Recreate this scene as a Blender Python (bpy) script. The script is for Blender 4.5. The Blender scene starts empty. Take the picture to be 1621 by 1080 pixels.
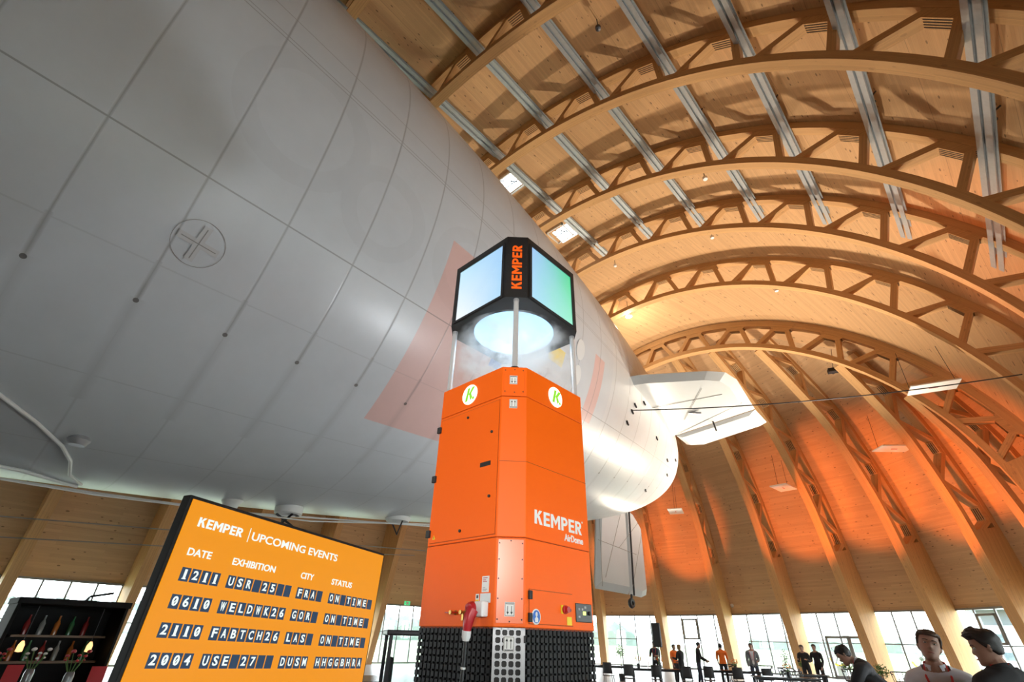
import bpy, bmesh, math, random
import numpy as np
from math import sin, cos, pi, radians as RAD, sqrt, hypot, atan2
from mathutils import Vector, Matrix
random.seed(7)
SC = bpy.context.scene
COL = SC.collection

# ------------------------------------------------------------------ camera, sky, light, exposure
CAMZ = 1.65
F_PX, PITCH, ROLL, HEAD = 755.443, RAD(32.056), RAD(1.538), RAD(43.464)
cam_d = bpy.data.cameras.new('camera')
cam = bpy.data.objects.new('camera', cam_d); COL.objects.link(cam); SC.camera = cam
cam_d.sensor_width = 36.0; cam_d.lens = 36.0 * F_PX / 1621.0; cam_d.clip_start = 0.05; cam_d.clip_end = 2000
cam.matrix_world = Matrix.Translation((0, 0, CAMZ)) @ Matrix.Rotation(HEAD, 4, 'Z') @ Matrix.Rotation(pi/2 + PITCH, 4, 'X') @ Matrix.Rotation(ROLL, 4, 'Z')

W = bpy.data.worlds.new('overcast_sky'); SC.world = W; W.use_nodes = True
bg = W.node_tree.nodes['Background']; bg.inputs[0].default_value = (0.87, 0.94, 1.0, 1); bg.inputs[1].default_value = 9.0
vs = SC.view_settings
vs.view_transform = 'Standard'; vs.look = 'None'; vs.gamma = 1.0; vs.use_curve_mapping = False; vs.exposure = 0.5
SC.display_settings.display_device = 'sRGB'

def lamp(name, kind, loc, target, energy, color, size=0.5, spot=60, blend=0.5):
    d = bpy.data.lights.new(name, kind); d.energy = energy; d.color = color
    if kind == 'SPOT':
        d.spot_size = RAD(spot); d.spot_blend = blend; d.shadow_soft_size = size
    elif kind == 'AREA':
        d.shape = 'DISK'; d.size = size
    else:
        d.shadow_soft_size = size
    o = bpy.data.objects.new(name, d); COL.objects.link(o); o.location = loc
    o.rotation_euler = (Vector(target) - Vector(loc)).to_track_quat('-Z', 'Y').to_euler()
    return o
WARM = (1.0, 0.84, 0.66); ORG = (1.0, 0.22, 0.03)
# white floods on the floor of the rounded end, aimed up at the vault
lamp('vault_flood', 'SPOT', (-5.0, 33.0, 3.6), (-10.0, 18.0, 26.0), 13000, WARM, 0.5, 110, 0.9)
lamp('vault_flood', 'SPOT', (-2.0, 24.0, 3.6), (-5.0, 12.0, 24.0), 2200, WARM, 0.5, 110, 0.9)
lamp('vault_flood', 'SPOT', (-17.0, 36.0, 3.6), (-15.0, 22.0, 24.0), 5500, WARM, 0.5, 110, 0.9)
# added fill spots, all out of view, brightening the tower and airship flank
lamp('rear_fill', 'SPOT', (4.5, -6.0, 3.6), (-3.6, 3.9, 3.9), 2700, (1.0, 0.97, 0.92), 0.5, 25, 0.6)
lamp('rear_fill', 'SPOT', (-8.0, -9.0, 3.0), (-3.7, 3.9, 4.0), 1450, (1.0, 0.95, 0.88), 0.8, 28, 0.8)
lamp('rear_fill', 'SPOT', (-4.5, -11.0, 2.5), (-9.0, 4.5, 11.5), 250, (0.72, 0.87, 1.0), 1.0, 72, 1.0)
lamp('airship_fill', 'SPOT', (1.8, 12.5, 0.7), (-8.5, 6.0, 11.5), 2600, (0.90, 0.95, 1.0), 0.6, 85, 1.0)  # unseen fill added low by the right wall to lift the hull
# orange floods washing the rounded end wall
for (p, t, e) in [((-25.5, 33.0, .8), (-23.5, 42.5, 10.5), 3400), ((-19.6, 34.0, .8), (-18.6, 42.5, 10.5), 4200), ((-11.6, 34.0, .8), (-9.0, 40.6, 11.0), 4600),
                  ((-8.4, 33.0, .8), (-4.9, 39.5, 11.0), 4600), ((-5.0, 31.5, .8), (-1.0, 37.4, 10.5), 4600), ((-3.2, 29.5, .8), (2.2, 34.4, 10.5), 4200), ((-2.0, 21.5, .8), (4.8, 22.5, 13.5), 3000)]:
    lamp('wall_flood', 'SPOT', p, t, e, ORG, 0.25, 38, 0.6)

# ------------------------------------------------------------------ materials
MATS = {}
class NT:
    def __init__(s, name):
        s.m = bpy.data.materials.new(name); s.m.use_nodes = True; s.t = s.m.node_tree; s.n = s.t.nodes; s.l = s.t.links
        s.b = s.n['Principled BSDF']; s.out = s.n['Material Output']
    def node(s, typ, **kw):
        n = s.n.new(typ)
        for k, v in kw.items():
            if k.startswith('i_'): n.inputs[int(k[2:]) if k[2:].isdigit() else k[2:]].default_value = v
            else: setattr(n, k, v)
        return n
    def link(s, a, b): s.l.new(a, b)
    def math(s, op, a, b=None, c=None):
        n = s.n.new('ShaderNodeMath'); n.operation = op
        for i, x in enumerate((a, b, c)):
            if x is None: continue
            if hasattr(x, 'links'): s.l.new(x, n.inputs[i])
            else: n.inputs[i].default_value = x
        return n.outputs[0]
    def mix(s, fac, a, b, mode='MIX'):
        n = s.n.new('ShaderNodeMix'); n.data_type = 'RGBA'; n.blend_type = mode
        for x, i in ((fac, 0), (a, 6), (b, 7)):
            if hasattr(x, 'links'): s.l.new(x, n.inputs[i])
            else: n.inputs[i].default_value = x if i == 0 else (*x, 1) if len(x) == 3 else x
        return n.outputs[2]
def C3(c): return (c[0], c[1], c[2], 1)
def mat(name, col, rough=0.5, metal=0.0, emit=0, emcol=None, noise=0.0, nscale=20.0, spec=0.5, bump=0.0, trans=0):
    if name in MATS: return MATS[name]
    t = NT(name); b = t.b
    b.inputs['Base Color'].default_value = C3(col); b.inputs['Roughness'].default_value = rough; b.inputs['Metallic'].default_value = metal
    b.inputs['Specular IOR Level'].default_value = spec
    if trans: b.inputs['Transmission Weight'].default_value = trans
    if emit:
        b.inputs['Emission Color'].default_value = C3(emcol or col); b.inputs['Emission Strength'].default_value = emit
    if noise or bump:
        tc = t.node('ShaderNodeTexCoord'); nz = t.node('ShaderNodeTexNoise', i_Scale=nscale, i_Detail=4.0); t.link(tc.outputs['Object'], nz.inputs['Vector'])
        if noise:
            f = t.math('MULTIPLY_ADD', nz.outputs[0], 2*noise, 1-noise)
            mm = t.node('ShaderNodeVectorMath', operation='SCALE'); mm.inputs[0].default_value = col; t.link(f, mm.inputs['Scale']); t.link(mm.outputs[0], b.inputs['Base Color'])
        if bump:
            bp = t.node('ShaderNodeBump', i_Strength=bump, i_Distance=0.01); t.link(nz.outputs[0], bp.inputs['Height']); t.link(bp.outputs[0], b.inputs['Normal'])
    MATS[name] = t.m
    return t.m

def wood(name, base, plank_w=0.09, plank_l=2.6, var=0.10, knots=0.5, seam=0.0, rough=0.62):
    t = NT(name); b = t.b; b.inputs['Roughness'].default_value = rough; b.inputs['Specular IOR Level'].default_value = 0.25
    uv = t.node('ShaderNodeUVMap'); uv.uv_map = 'UVMap'
    br = t.node('ShaderNodeTexBrick', offset=0.37, offset_frequency=2); t.link(uv.outputs[0], br.inputs['Vector'])
    br.inputs['Scale'].default_value = 1.0; br.inputs['Brick Width'].default_value = plank_l; br.inputs['Row Height'].default_value = plank_w
    br.inputs['Mortar Size'].default_value = 0.0012; br.inputs['Mortar Smooth'].default_value = 0.3
    hi = tuple(min(1, c*(1+var)) for c in base); lo = tuple(c*(1-var*1.3) for c in base)
    br.inputs['Color1'].default_value = C3(hi); br.inputs['Color2'].default_value = C3(lo); br.inputs['Mortar'].default_value = C3(tuple(c*0.6 for c in base))
    mp = t.node('ShaderNodeMapping'); mp.inputs['Scale'].default_value = (0.8, 22, 1); t.link(uv.outputs[0], mp.inputs['Vector'])
    nz = t.node('ShaderNodeTexNoise', i_Scale=1.5, i_Detail=5.0, i_Roughness=0.6); t.link(mp.outputs[0], nz.inputs['Vector'])
    f = t.math('MULTIPLY_ADD', nz.outputs[0], 0.26, 0.87)
    c = t.node('ShaderNodeVectorMath', operation='SCALE'); t.link(br.outputs[0], c.inputs[0]); t.link(f, c.inputs['Scale'])
    col = c.outputs[0]
    if knots:
        mk = t.node('ShaderNodeMapping'); mk.inputs['Scale'].default_value = (2.5, 5.6, 1); t.link(uv.outputs[0], mk.inputs['Vector'])
        vo = t.node('ShaderNodeTexVoronoi', i_Scale=1.0); t.link(mk.outputs[0], vo.inputs['Vector'])
        rr = t.node('ShaderNodeSeparateColor'); t.link(vo.outputs['Color'], rr.inputs[0])
        rad = t.math('MULTIPLY_ADD', rr.outputs[0], 0.26, -0.045)
        k = t.math('LESS_THAN', vo.outputs['Distance'], rad)
        k = t.math('MULTIPLY', k, knots)
        col = t.mix(k, col, tuple(x*0.28 for x in base))
    if seam:
        sx = t.node('ShaderNodeSeparateXYZ'); t.link(uv.outputs[0], sx.inputs[0])
        fr = t.math('FRACT', t.math('DIVIDE', sx.outputs[1], seam)); s = t.math('LESS_THAN', fr, 0.006)
        col = t.mix(t.math('MULTIPLY', s, 0.55), col, tuple(x*0.35 for x in base))
    t.link(col, b.inputs['Base Color'])
    MATS[name] = t.m
    return t.m

W_CEIL = wood('spruce_vault_boards', (0.61, 0.375, 0.19), 0.10, 4.2, 0.055, 0.75, 2.6)
W_WALL = wood('spruce_wall_boards', (0.57, 0.375, 0.21), 0.14, 3.4, 0.06, 0.75, 2.45)
W_BEAM = wood('spruce_glulam', (0.60, 0.355, 0.16), 0.045, 4.5, 0.07, 0.25)
BLACK = mat('black_paint', (0.012, 0.012, 0.013), 0.45)
BLACKM = mat('black_matt_plastic', (0.018, 0.018, 0.02), 0.6)
DARK = mat('dark_steel', (0.05, 0.05, 0.055), 0.4, 0.6)
STEEL = mat('galvanised_rail', (0.50, 0.56, 0.60), 0.42, 0.45, noise=0.12, nscale=8)
CHROME = mat('polished_tube', (0.88, 0.89, 0.91), 0.2, 0.5)
SILVER = mat('silver_paint', (0.42, 0.43, 0.45), 0.4, 0.55)
ORANGE = mat('orange_powder_coat', (0.95, 0.135, 0.002), 0.45, spec=0.25, noise=0.04, nscale=300, bump=0.04)
WHITE = mat('white_plastic', (0.78, 0.78, 0.78), 0.45)
PAPER = mat('white_label', (0.80, 0.80, 0.78), 0.6)
GREY = mat('grey_label', (0.42, 0.42, 0.42), 0.6)
RED = mat('red_plastic', (0.45, 0.012, 0.02), 0.35)
YELLOW = mat('yellow_label', (0.85, 0.62, 0.02), 0.5)
BLUE = mat('blue_label', (0.03, 0.15, 0.55), 0.5)
BRASS = mat('brass', (0.55, 0.35, 0.10), 0.35, 0.9)
GREEN = mat('green_sign', (0.05, 0.45, 0.18), 0.5, emit=0.8)
LEAF = mat('leaf_green', (0.07, 0.17, 0.035), 0.6, noise=0.4, nscale=30)
FLOORM = mat('polished_concrete', (0.27, 0.27, 0.265), 0.35, noise=0.10, nscale=0.8)
GRASS = mat('grass', (0.22, 0.26, 0.15), 0.9, noise=0.25, nscale=0.5)
PAVING = mat('pale_paving', (0.45, 0.44, 0.42), 0.8, noise=0.08, nscale=2)
FOREST = mat('forest_green', (0.075, 0.10, 0.085), 0.9, noise=0.4, nscale=0.5)
FRAMEW = mat('grey_window_frame', (0.22, 0.225, 0.23), 0.45, 0.2)
FRAMEWOOD = mat('timber_window_frame', (0.42, 0.28, 0.16), 0.5)
HULLW = mat('white_fin_skin', (0.58, 0.60, 0.62), 0.3, noise=0.03, nscale=2)
ROPE = mat('rope_grey', (0.30, 0.28, 0.25), 0.7)
GLASS = None
def glass_mat(name, tint, fac):
    t = NT(name); t.n.remove(t.b)
    tr = t.node('ShaderNodeBsdfTransparent'); tr.inputs[0].default_value = C3(tint)
    gl = t.node('ShaderNodeBsdfGlossy'); gl.inputs['Roughness'].default_value = 0.02
    mx = t.node('ShaderNodeMixShader'); mx.inputs[0].default_value = fac
    t.link(tr.outputs[0], mx.inputs[1]); t.link(gl.outputs[0], mx.inputs[2]); t.link(mx.outputs[0], t.out.inputs[0])
    MATS[name] = t.m
    return t.m
GLASS = glass_mat('window_glass', (0.95, 0.98, 0.97), 0.06)

def hull_mat():
    t = NT('airship_skin'); b = t.b; b.inputs['Roughness'].default_value = 0.34; b.inputs['Specular IOR Level'].default_value = 0.5
    uv = t.node('ShaderNodeUVMap'); uv.uv_map = 'UVMap'
    sx = t.node('ShaderNodeSeparateXYZ'); t.link(uv.outputs[0], sx.inputs[0])
    s, th = sx.outputs[0], sx.outputs[1]                     # metres from the tail, degrees round from the keel
    ring = t.math('DIVIDE', t.math('SUBTRACT', 29.61, s), 1.40)
    rf = t.math('ABSOLUTE', t.math('SUBTRACT', t.math('FRACT', t.math('ADD', ring, 0.5)), 0.5))
    nz = t.node('ShaderNodeTexNoise', i_Scale=1.4, i_Detail=6.0, i_Roughness=0.65); tc = t.node('ShaderNodeTexCoord'); t.link(tc.outputs['Object'], nz.inputs['Vector'])
    nz2 = t.node('ShaderNodeTexNoise', i_Scale=0.22, i_Detail=3.0); t.link(tc.outputs['Object'], nz2.inputs['Vector'])
    def band(x, c, w): return t.math('LESS_THAN', t.math('ABSOLUTE', t.math('SUBTRACT', x, c)), w)
    def soft(x, w): return t.math('MAXIMUM', t.math('SUBTRACT', 1.0, t.math('DIVIDE', x, w)), 0.0)
    upper = t.math('GREATER_THAN', th, 42.3)
    rline = t.math('MULTIPLY', soft(rf, 0.022), t.math('MULTIPLY_ADD', upper, 0.25, 0.18))
    streak = t.math('MULTIPLY', soft(rf, 0.10), t.math('MULTIPLY', band(th, 34.0, 8.5), t.math('MULTIPLY', 0.30, nz.outputs[0])))
    rough_seam = t.math('MULTIPLY', soft(rf, 0.04), t.math('MULTIPLY', band(th, 45.0, 3.0), t.math('MULTIPLY', 0.8, nz.outputs[0])))
    dot = t.math('LESS_THAN', t.math('ADD', t.math('POWER', t.math('MULTIPLY', rf, 1.4), 2.0), t.math('POWER', t.math('MULTIPLY', t.math('SUBTRACT', th, 42.2), 0.132), 2.0)), 0.0018)
    lines = None
    for c, w, k in ((60.2, 0.11, 0.5), (85.65, 0.08, 0.45), (86.35, 0.08, 0.42), (90.9, 0.08, 0.42), (30.0, 0.10, 0.14), (47.5, 0.10, 0.12), (110, 0.12, 0.4), (15.0, 0.08, 0.2)):
        l = t.math('MULTIPLY', band(th, c, w), k)
        lines = l if lines is None else t.math('MAXIMUM', lines, l)
    d = t.math('MAXIMUM', t.math('MAXIMUM', lines, rline), t.math('MAXIMUM', streak, rough_seam))
    d = t.math('MAXIMUM', d, t.math('MULTIPLY', dot, 0.85))
    # ghosts of letters that were taken off
    for (cs, ct, r0, r1) in ((27.3, 76.0, 0.95, 1.35), (25.2, 71.0, 0.7, 1.05), (22.6, 72.0, 0.8, 1.2)):
        rr = t.math('SQRT', t.math('ADD', t.math('POWER', t.math('SUBTRACT', s, cs), 2.0), t.math('POWER', t.math('MULTIPLY', t.math('SUBTRACT', th, ct), 0.13), 2.0)))
        g = t.math('MULTIPLY', t.math('MULTIPLY', t.math('GREATER_THAN', rr, r0), t.math('LESS_THAN', rr, r1)), 0.045)
        d = t.math('MAXIMUM', d, g)
    base = t.mix(nz2.outputs[0], (0.54, 0.565, 0.60), (0.62, 0.645, 0.675))
    base = t.mix(t.math('MULTIPLY', t.math('GREATER_THAN', 14.5, s), 0.6), base, (0.64, 0.655, 0.67))
    # faded salmon letter strokes
    def rect(s0, s1, t0, t1):
        return t.math('MULTIPLY', t.math('MULTIPLY', t.math('GREATER_THAN', s, s0), t.math('LESS_THAN', s, s1)), t.math('MULTIPLY', t.math('GREATER_THAN', th, t0), t.math('LESS_THAN', th, t1)))
    p = t.math('MAXIMUM', rect(20.4, 23.35, 36.5, 75.9), rect(15.25, 16.0, 57.0, 79.3))
    base = t.mix(t.math('MULTIPLY', p, 0.62), base, (0.74, 0.37, 0.30))
    col = t.mix(d, base, (0.10, 0.085, 0.075))
    stain = t.math('MULTIPLY_ADD', nz.outputs[0], 0.14, 0.93)
    v = t.node('ShaderNodeVectorMath', operation='SCALE'); t.link(col, v.inputs[0]); t.link(stain, v.inputs['Scale'])
    t.link(v.outputs[0], b.inputs['Base Color'])
    rz = t.math('MULTIPLY_ADD', nz2.outputs[0], 0.2, 0.24); t.link(rz, b.inputs['Roughness'])
    bp = t.node('ShaderNodeBump', i_Strength=0.25, i_Distance=0.03); t.link(t.math('MULTIPLY', d, -1.0), bp.inputs['Height']); t.link(bp.outputs[0], b.inputs['Normal'])
    return t.m
HULL = hull_mat()

# ------------------------------------------------------------------ mesh helpers
class MB:
    def __init__(s): s.v = []; s.f = []; s.uv = []; s.mi = []; s.sm = []
    def face(s, pts, uvs=None, m=0, sm=False):
        i = len(s.v); s.v += [tuple(p) for p in pts]; s.f.append(list(range(i, i+len(pts)))); s.uv.append(uvs); s.mi.append(m); s.sm.append(sm)
    def grid(s, rows, uvr=None, m=0, sm=True, closed=False, skip=None, flip=False):
        n = len(rows[0]); i0 = len(s.v)
        for r in rows: s.v += [tuple(p) for p in r]
        for a in range(len(rows)-1):
            for b in range(n if closed else n-1):
                if skip and skip(a, b): continue
                b2 = (b+1) % n
                q = [i0+a*n+b, i0+a*n+b2, i0+(a+1)*n+b2, i0+(a+1)*n+b]
                u = [uvr[a][b], uvr[a][b2 if b2 or not closed else b], uvr[a+1][b2 if b2 or not closed else b], uvr[a+1][b]] if uvr else None
                if flip: q.reverse(); u = u[::-1] if u else None
                s.f.append(q); s.uv.append(u); s.mi.append(m); s.sm.append(sm)
    def box(s, c, size, rz=0.0, m=0, M=None):
        hx, hy, hz = size[0]/2, size[1]/2, size[2]/2
        R = M if M is not None else Matrix.Rotation(rz, 3, 'Z')
        P = [Vector(c) + R @ Vector((x*hx, y*hy, z*hz)) for x in (-1, 1) for y in (-1, 1) for z in (-1, 1)]
        for q in ((0,1,3,2), (4,6,7,5), (0,4,5,1), (2,3,7,6), (0,2,6,4), (1,5,7,3)): s.face([P[i] for i in q], None, m)
    def bar(s, p0, p1, w, h, up=(0, 0, 1), m=0):
        p0, p1 = Vector(p0), Vector(p1); d = (p1-p0); L = d.length; d.normalize()
        a = d.cross(Vector(up)); 
        if a.length < 1e-4: a = d.cross(Vector((1, 0, 0)))
        a.normalize(); b = a.cross(d).normalized()
        q = [(-1,-1), (1,-1), (1,1), (-1,1)]
        A = [p0 + a*(x*w/2) + b*(y*h/2) for x, y in q]; B = [p1 + a*(x*w/2) + b*(y*h/2) for x, y in q]
        o = random.random()*9
        for i in range(4):
            j = (i+1) % 4; ww = w if i % 2 == 0 else h
            s.face([A[i], A[j], B[j], B[i]], [(o, i*.7), (o, i*.7+ww), (o+L, i*.7+ww), (o+L, i*.7)], m)
        s.face(A[::-1], None, m); s.face(B, None, m)
    def tube(s, pts, r, n=8, m=0, caps=True, closed=False):
        pts = [Vector(p) for p in pts]; rows = []
        prev = None
        for i, p in enumerate(pts):
            if closed: d = pts[(i+1) % len(pts)] - pts[i-1]
            else: d = pts[min(i+1, len(pts)-1)] - pts[max(i-1, 0)]
            d.normalize()
            if prev is None:
                a = d.cross(Vector((0, 0, 1)))
                if a.length < 1e-3: a = d.cross(Vector((1, 0, 0)))
            else: a = prev - d*prev.dot(d)
            a.normalize(); prev = a; b = d.cross(a)
            rr = r[i] if isinstance(r, (list, tuple)) else r
            rows.append([p + (a*cos(k*2*pi/n) + b*sin(k*2*pi/n))*rr for k in range(n)])
        if closed: rows.append(rows[0])
        s.grid(rows, None, m, True, True)
        if caps and not closed: s.face(rows[0], None, m); s.face(rows[-1][::-1], None, m)
    def lathe(s, prof, c=(0, 0, 0), n=24, m=0, axis='Z', M=None):
        rows = []
        for r, z in prof:
            rw = []
            for k in range(n):
                a = k*2*pi/n; p = Vector((r*cos(a), r*sin(a), z))
                if M is not None: p = M @ p
                rw.append(p + Vector(c))
            rows.append(rw)
        s.grid(rows, None, m, True, True)
    def sphere(s, c, r, n=12, m=0, sc=(1, 1, 1)):
        rows = [[Vector(c) + Vector((sc[0]*r*sin(a)*cos(b*2*pi/n), sc[1]*r*sin(a)*sin(b*2*pi/n), -sc[2]*r*cos(a))) for b in range(n)] for a in [max(0.001, min(pi-0.001, i*pi/(n//2+1))) for i in range(n//2+2)]]
        s.grid(rows, None, m, True, True)
    def prism(s, poly, z0, z1, m=0, M=None):
        A = [Vector((p[0], p[1], z0)) for p in poly]; B = [Vector((p[0], p[1], z1)) for p in poly]
        if M is not None: A = [M @ p for p in A]; B = [M @ p for p in B]
        for i in range(len(poly)):
            j = (i+1) % len(poly); s.face([A[i], A[j], B[j], B[i]], None, m)
        s.face(A[::-1], None, m); s.face(B, None, m)
    def build(s, name, mats, parent=None, bevel=0.0):
        me = bpy.data.meshes.new(name); me.from_pydata(s.v, [], s.f)
        ul = me.uv_layers.new(name='UVMap').data
        for i, p in enumerate(me.polygons):
            p.use_smooth = s.sm[i]; p.material_index = s.mi[i]
            u = s.uv[i]
            if u:
                for k, li in enumerate(p.loop_indices): ul[li].uv = u[k]
            else:
                nn = p.normal; ax = max(range(3), key=lambda q: abs(nn[q])); a, b = [(1, 2), (0, 2), (0, 1)][ax]
                for li in p.loop_indices:
                    co = me.vertices[me.loops[li].vertex_index].co; ul[li].uv = (co[a], co[b])
        if not isinstance(mats, (list, tuple)): mats = [mats]
        for m in mats: me.materials.append(m)
        bm = bmesh.new(); bm.from_mesh(me)
        bmesh.ops.remove_doubles(bm, verts=bm.verts, dist=1e-5)
        bmesh.ops.recalc_face_normals(bm, faces=bm.faces) if not getattr(s, 'keep', False) else None
        bm.to_mesh(me); bm.free()
        if any(s.sm): me.set_sharp_from_angle(angle=RAD(40))
        o = bpy.data.objects.new(name, me); COL.objects.link(o)
        if parent is not None: o.parent = parent
        if bevel:
            b = o.modifiers.new('bevel', 'BEVEL'); b.width = bevel; b.segments = 2; b.limit_method = 'ANGLE'; b.angle_limit = RAD(40)
        return o

def tag(o, label=None, cat=None, group=None, kind=None):
    if label: o['label'] = label
    if cat: o['category'] = cat
    if group: o['group'] = group
    if kind: o['kind'] = kind
    return o
def thing(name, label, cat, loc=(0, 0, 0), rz=0.0, group=None):
    o = bpy.data.objects.new(name, None); COL.objects.link(o); o.location = loc; o.rotation_euler = (0, 0, rz); o.empty_display_size = 0.2
    return tag(o, label, cat, group)
def struct(o): o['kind'] = 'structure'; return o
def dup(root, loc, rz, label=None, scale=None):
    r = root.copy(); COL.objects.link(r); r.location = loc; r.rotation_euler = (0, 0, rz)
    if label: r['label'] = label
    for ch in list(root.children):
        c = ch.copy(); COL.objects.link(c); c.parent = r
        for g in list(ch.children):
            d = g.copy(); COL.objects.link(d); d.parent = c
    return r
def text(name, s, size, M, m, parent, bold=0.0, shear=0.0, width=None, align='CENTER', depth=0.002, spacing=1.0):
    cu = bpy.data.curves.new(name, 'FONT'); cu.body = s; cu.size = size; cu.offset = bold; cu.shear = shear; cu.align_x = align; cu.align_y = 'CENTER'; cu.extrude = depth; cu.space_character = spacing; cu.resolution_u = 3
    tmp = bpy.data.objects.new(name, cu); COL.objects.link(tmp)
    me = bpy.data.meshes.new_from_object(tmp.evaluated_get(bpy.context.evaluated_depsgraph_get()))
    bpy.data.objects.remove(tmp); bpy.data.curves.remove(cu)
    if width:
        xs = [v.co.x for v in me.vertices]; k = width/(max(xs)-min(xs))
        for v in me.vertices: v.co.x *= k
    me.transform(M); me.materials.clear(); me.materials.append(m); me.name = name
    o = bpy.data.objects.new(name, me); COL.objects.link(o); o.parent = parent
    return o
def logo(mb, M, h, w, m=0, d=.0015):
    """the maker's bold capitals K E M P E R, h high and w wide in all, centred on M"""
    t = .215; polys = []; x = 0
    def R(a, b, c, e): polys.append([(x+a, c), (x+b, c), (x+b, e), (x+a, e)])
    def P(*q): polys.append([(x+a, b) for a, b in q])
    def bowl(wd, y0, y1):
        cy = (y0+y1)/2; ro = (y1-y0)/2; ri = ro-t*.92; cx = wd-ro
        for i in range(10):
            a, b = RAD(-90+18*i), RAD(-72+18*i)
            P((cx+ro*cos(a), cy+ro*sin(a)), (cx+ro*cos(b), cy+ro*sin(b)), (cx+ri*cos(b), cy+ri*sin(b)), (cx+ri*cos(a), cy+ri*sin(a)))
        R(t-.02, cx, y1-t*.92, y1); R(t-.02, cx, y0, y0+t*.92)
    def K(): R(0, t, 0, 1); P((t, .40), (t, .62), (.42, 1), (.69, 1)); P((.26, .58), (.45, .62), (.72, 0), (.46, 0)); return .72
    def E(): R(0, t, 0, 1); R(t, .58, 0, t*.92); R(t, .54, .41, .60); R(t, .58, 1-t*.92, 1); return .58
    def Mm(): R(0, t, 0, 1); R(.68, .68+t, 0, 1); P((t, 1), (t, .66), (.4475, .22), (.4475, .58)); P((.68, 1), (.68, .66), (.4475, .22), (.4475, .58)); return .68+t
    def Pp(): R(0, t, 0, 1); bowl(.64, .36, 1); return .64
    def Rr(): R(0, t, 0, 1); bowl(.64, .40, 1); P((.22, .44), (.44, .46), (.68, 0), (.43, 0)); return .68
    for f in (K, E, Mm, Pp, E, Rr): x += f() + .10
    tot = x-.10
    for q in polys:
        pts = [(a/tot*w-w/2, b*h-h/2) for a, b in q]
        ar = sum(pts[i][0]*pts[(i+1) % 4][1]-pts[(i+1) % 4][0]*pts[i][1] for i in range(4))
        mb.prism(pts if ar > 0 else pts[::-1], 0, d, m, M)
def text_into(mb, s, size, M, m=0, bold=0.0, shear=0.0, align='CENTER', width=None, depth=0.001):
    o = text('t', s, size, M, WHITE, None, bold, shear, width, align, depth)
    me = o.data
    i0 = len(mb.v); mb.v += [tuple(v.co) for v in me.vertices]
    for p in me.polygons:
        mb.f.append([i0+k for k in p.vertices]); mb.uv.append(None); mb.mi.append(m); mb.sm.append(False)
    bpy.data.objects.remove(o); bpy.data.meshes.remove(me)

# ------------------------------------------------------------------ the hall
VC = -13.55                                   # hall centre line (X); Y runs along the hall, away from the camera
AR = {k: v for k, v in zip(range(-2, 6), (18.75, 18.85, 18.95, 19.065, 18.775, 18.51, 17.715, 15.985))}
AZ = {k: v for k, v in zip(range(-2, 6), (5.36, 5.36, 5.36, 5.355, 5.225, 5.29, 5.20, 4.675))}
def AY(k): return 12.05 + 5.0*(k-1)
TH = 77.0; HEADZ = 3.75; DEPTH = 2.0
def arch_curve(R, zc, step=1.75):
    """inner line of an arch from left foot to right foot: (v, z, nv, nz)"""
    out = []
    t = RAD(TH); v1, z1 = R*sin(t), zc + R*cos(t)
    L = z1/sin(t)
    for i in range(5):
        q = L*(1-i/5.0); out.append((-(v1 + q*cos(t)), z1 - q*sin(t), -sin(t), cos(t)))
    n = int(2*TH/step)
    for i in range(n+1):
        a = RAD(-TH + 2*TH*i/n); out.append((R*sin(a), zc + R*cos(a), sin(a), cos(a)))
    for i in range(1, 6):
        q = L*i/5.0; out.append((v1 + q*cos(t), z1 - q*sin(t), sin(t), cos(t)))
    return out
def band(mb, fr, cv, d0, d1, w0, w1, m=0):
    """sweep a rectangle along curve cv in frame fr = (origin, dir, perp)"""
    O, D, P = fr
    def pt(c, d, w): return O + D*(c[0]+c[2]*d) + P*w + Vector((0, 0, c[1]+c[3]*d))
    R = [[pt(c, d0, w0), pt(c, d1, w0), pt(c, d1, w1), pt(c, d0, w1)] for c in cv]
    s = [0.0]
    for i in range(1, len(cv)): s.append(s[-1] + hypot(cv[i][0]-cv[i-1][0], cv[i][1]-cv[i-1][1]))
    e = [(0, d1-d0), (1.3, 1.3+w1-w0), (2.6, 2.6+d1-d0), (3.9, 3.9+w1-w0)]
    for i in range(len(cv)-1):
        for k in range(4):
            j = (k+1) % 4
            mb.face([R[i][k], R[i][j], R[i+1][j], R[i+1][k]], [(s[i], e[k][0]), (s[i], e[k][1]), (s[i+1], e[k][1]), (s[i+1], e[k][0])], m, True)
    mb.face(R[0][::-1]); mb.face(R[-1])
def sub_curve(cv, s0, s1):
    s = [0.0]
    for i in range(1, len(cv)): s.append(s[-1] + hypot(cv[i][0]-cv[i-1][0], cv[i][1]-cv[i-1][1]))
    def at(x):
        for i in range(len(s)-1):
            if x <= s[i+1] or i == len(s)-2:
                f = (x-s[i])/(s[i+1]-s[i]); a, b = cv[i], cv[i+1]
                return tuple(a[k]+(b[k]-a[k])*f for k in range(4))
    return [at(s0)] + [cv[i] for i in range(len(s)) if s0+1e-3 < s[i] < s1-1e-3] + [at(s1)], at, s[-1]
PLATE = mat('slotted_steel_plate', (0.03, 0.022, 0.015), 0.6)
def web_piece(fr, a, b, w0, w1, thick, name, parent):
    O, D, P = fr
    p = O + D*(a[0]+a[2]*a[4]) + Vector((0, 0, a[1]+a[3]*a[4])) + P*((w0+w1)/2)
    q = O + D*(b[0]+b[2]*b[4]) + Vector((0, 0, b[1]+b[3]*b[4])) + P*((w0+w1)/2)
    mb = MB(); mb.bar(p, q, thick, (w1-w0)*0.9, P, 0)
    return mb.build(name, W_BEAM, parent)
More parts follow.
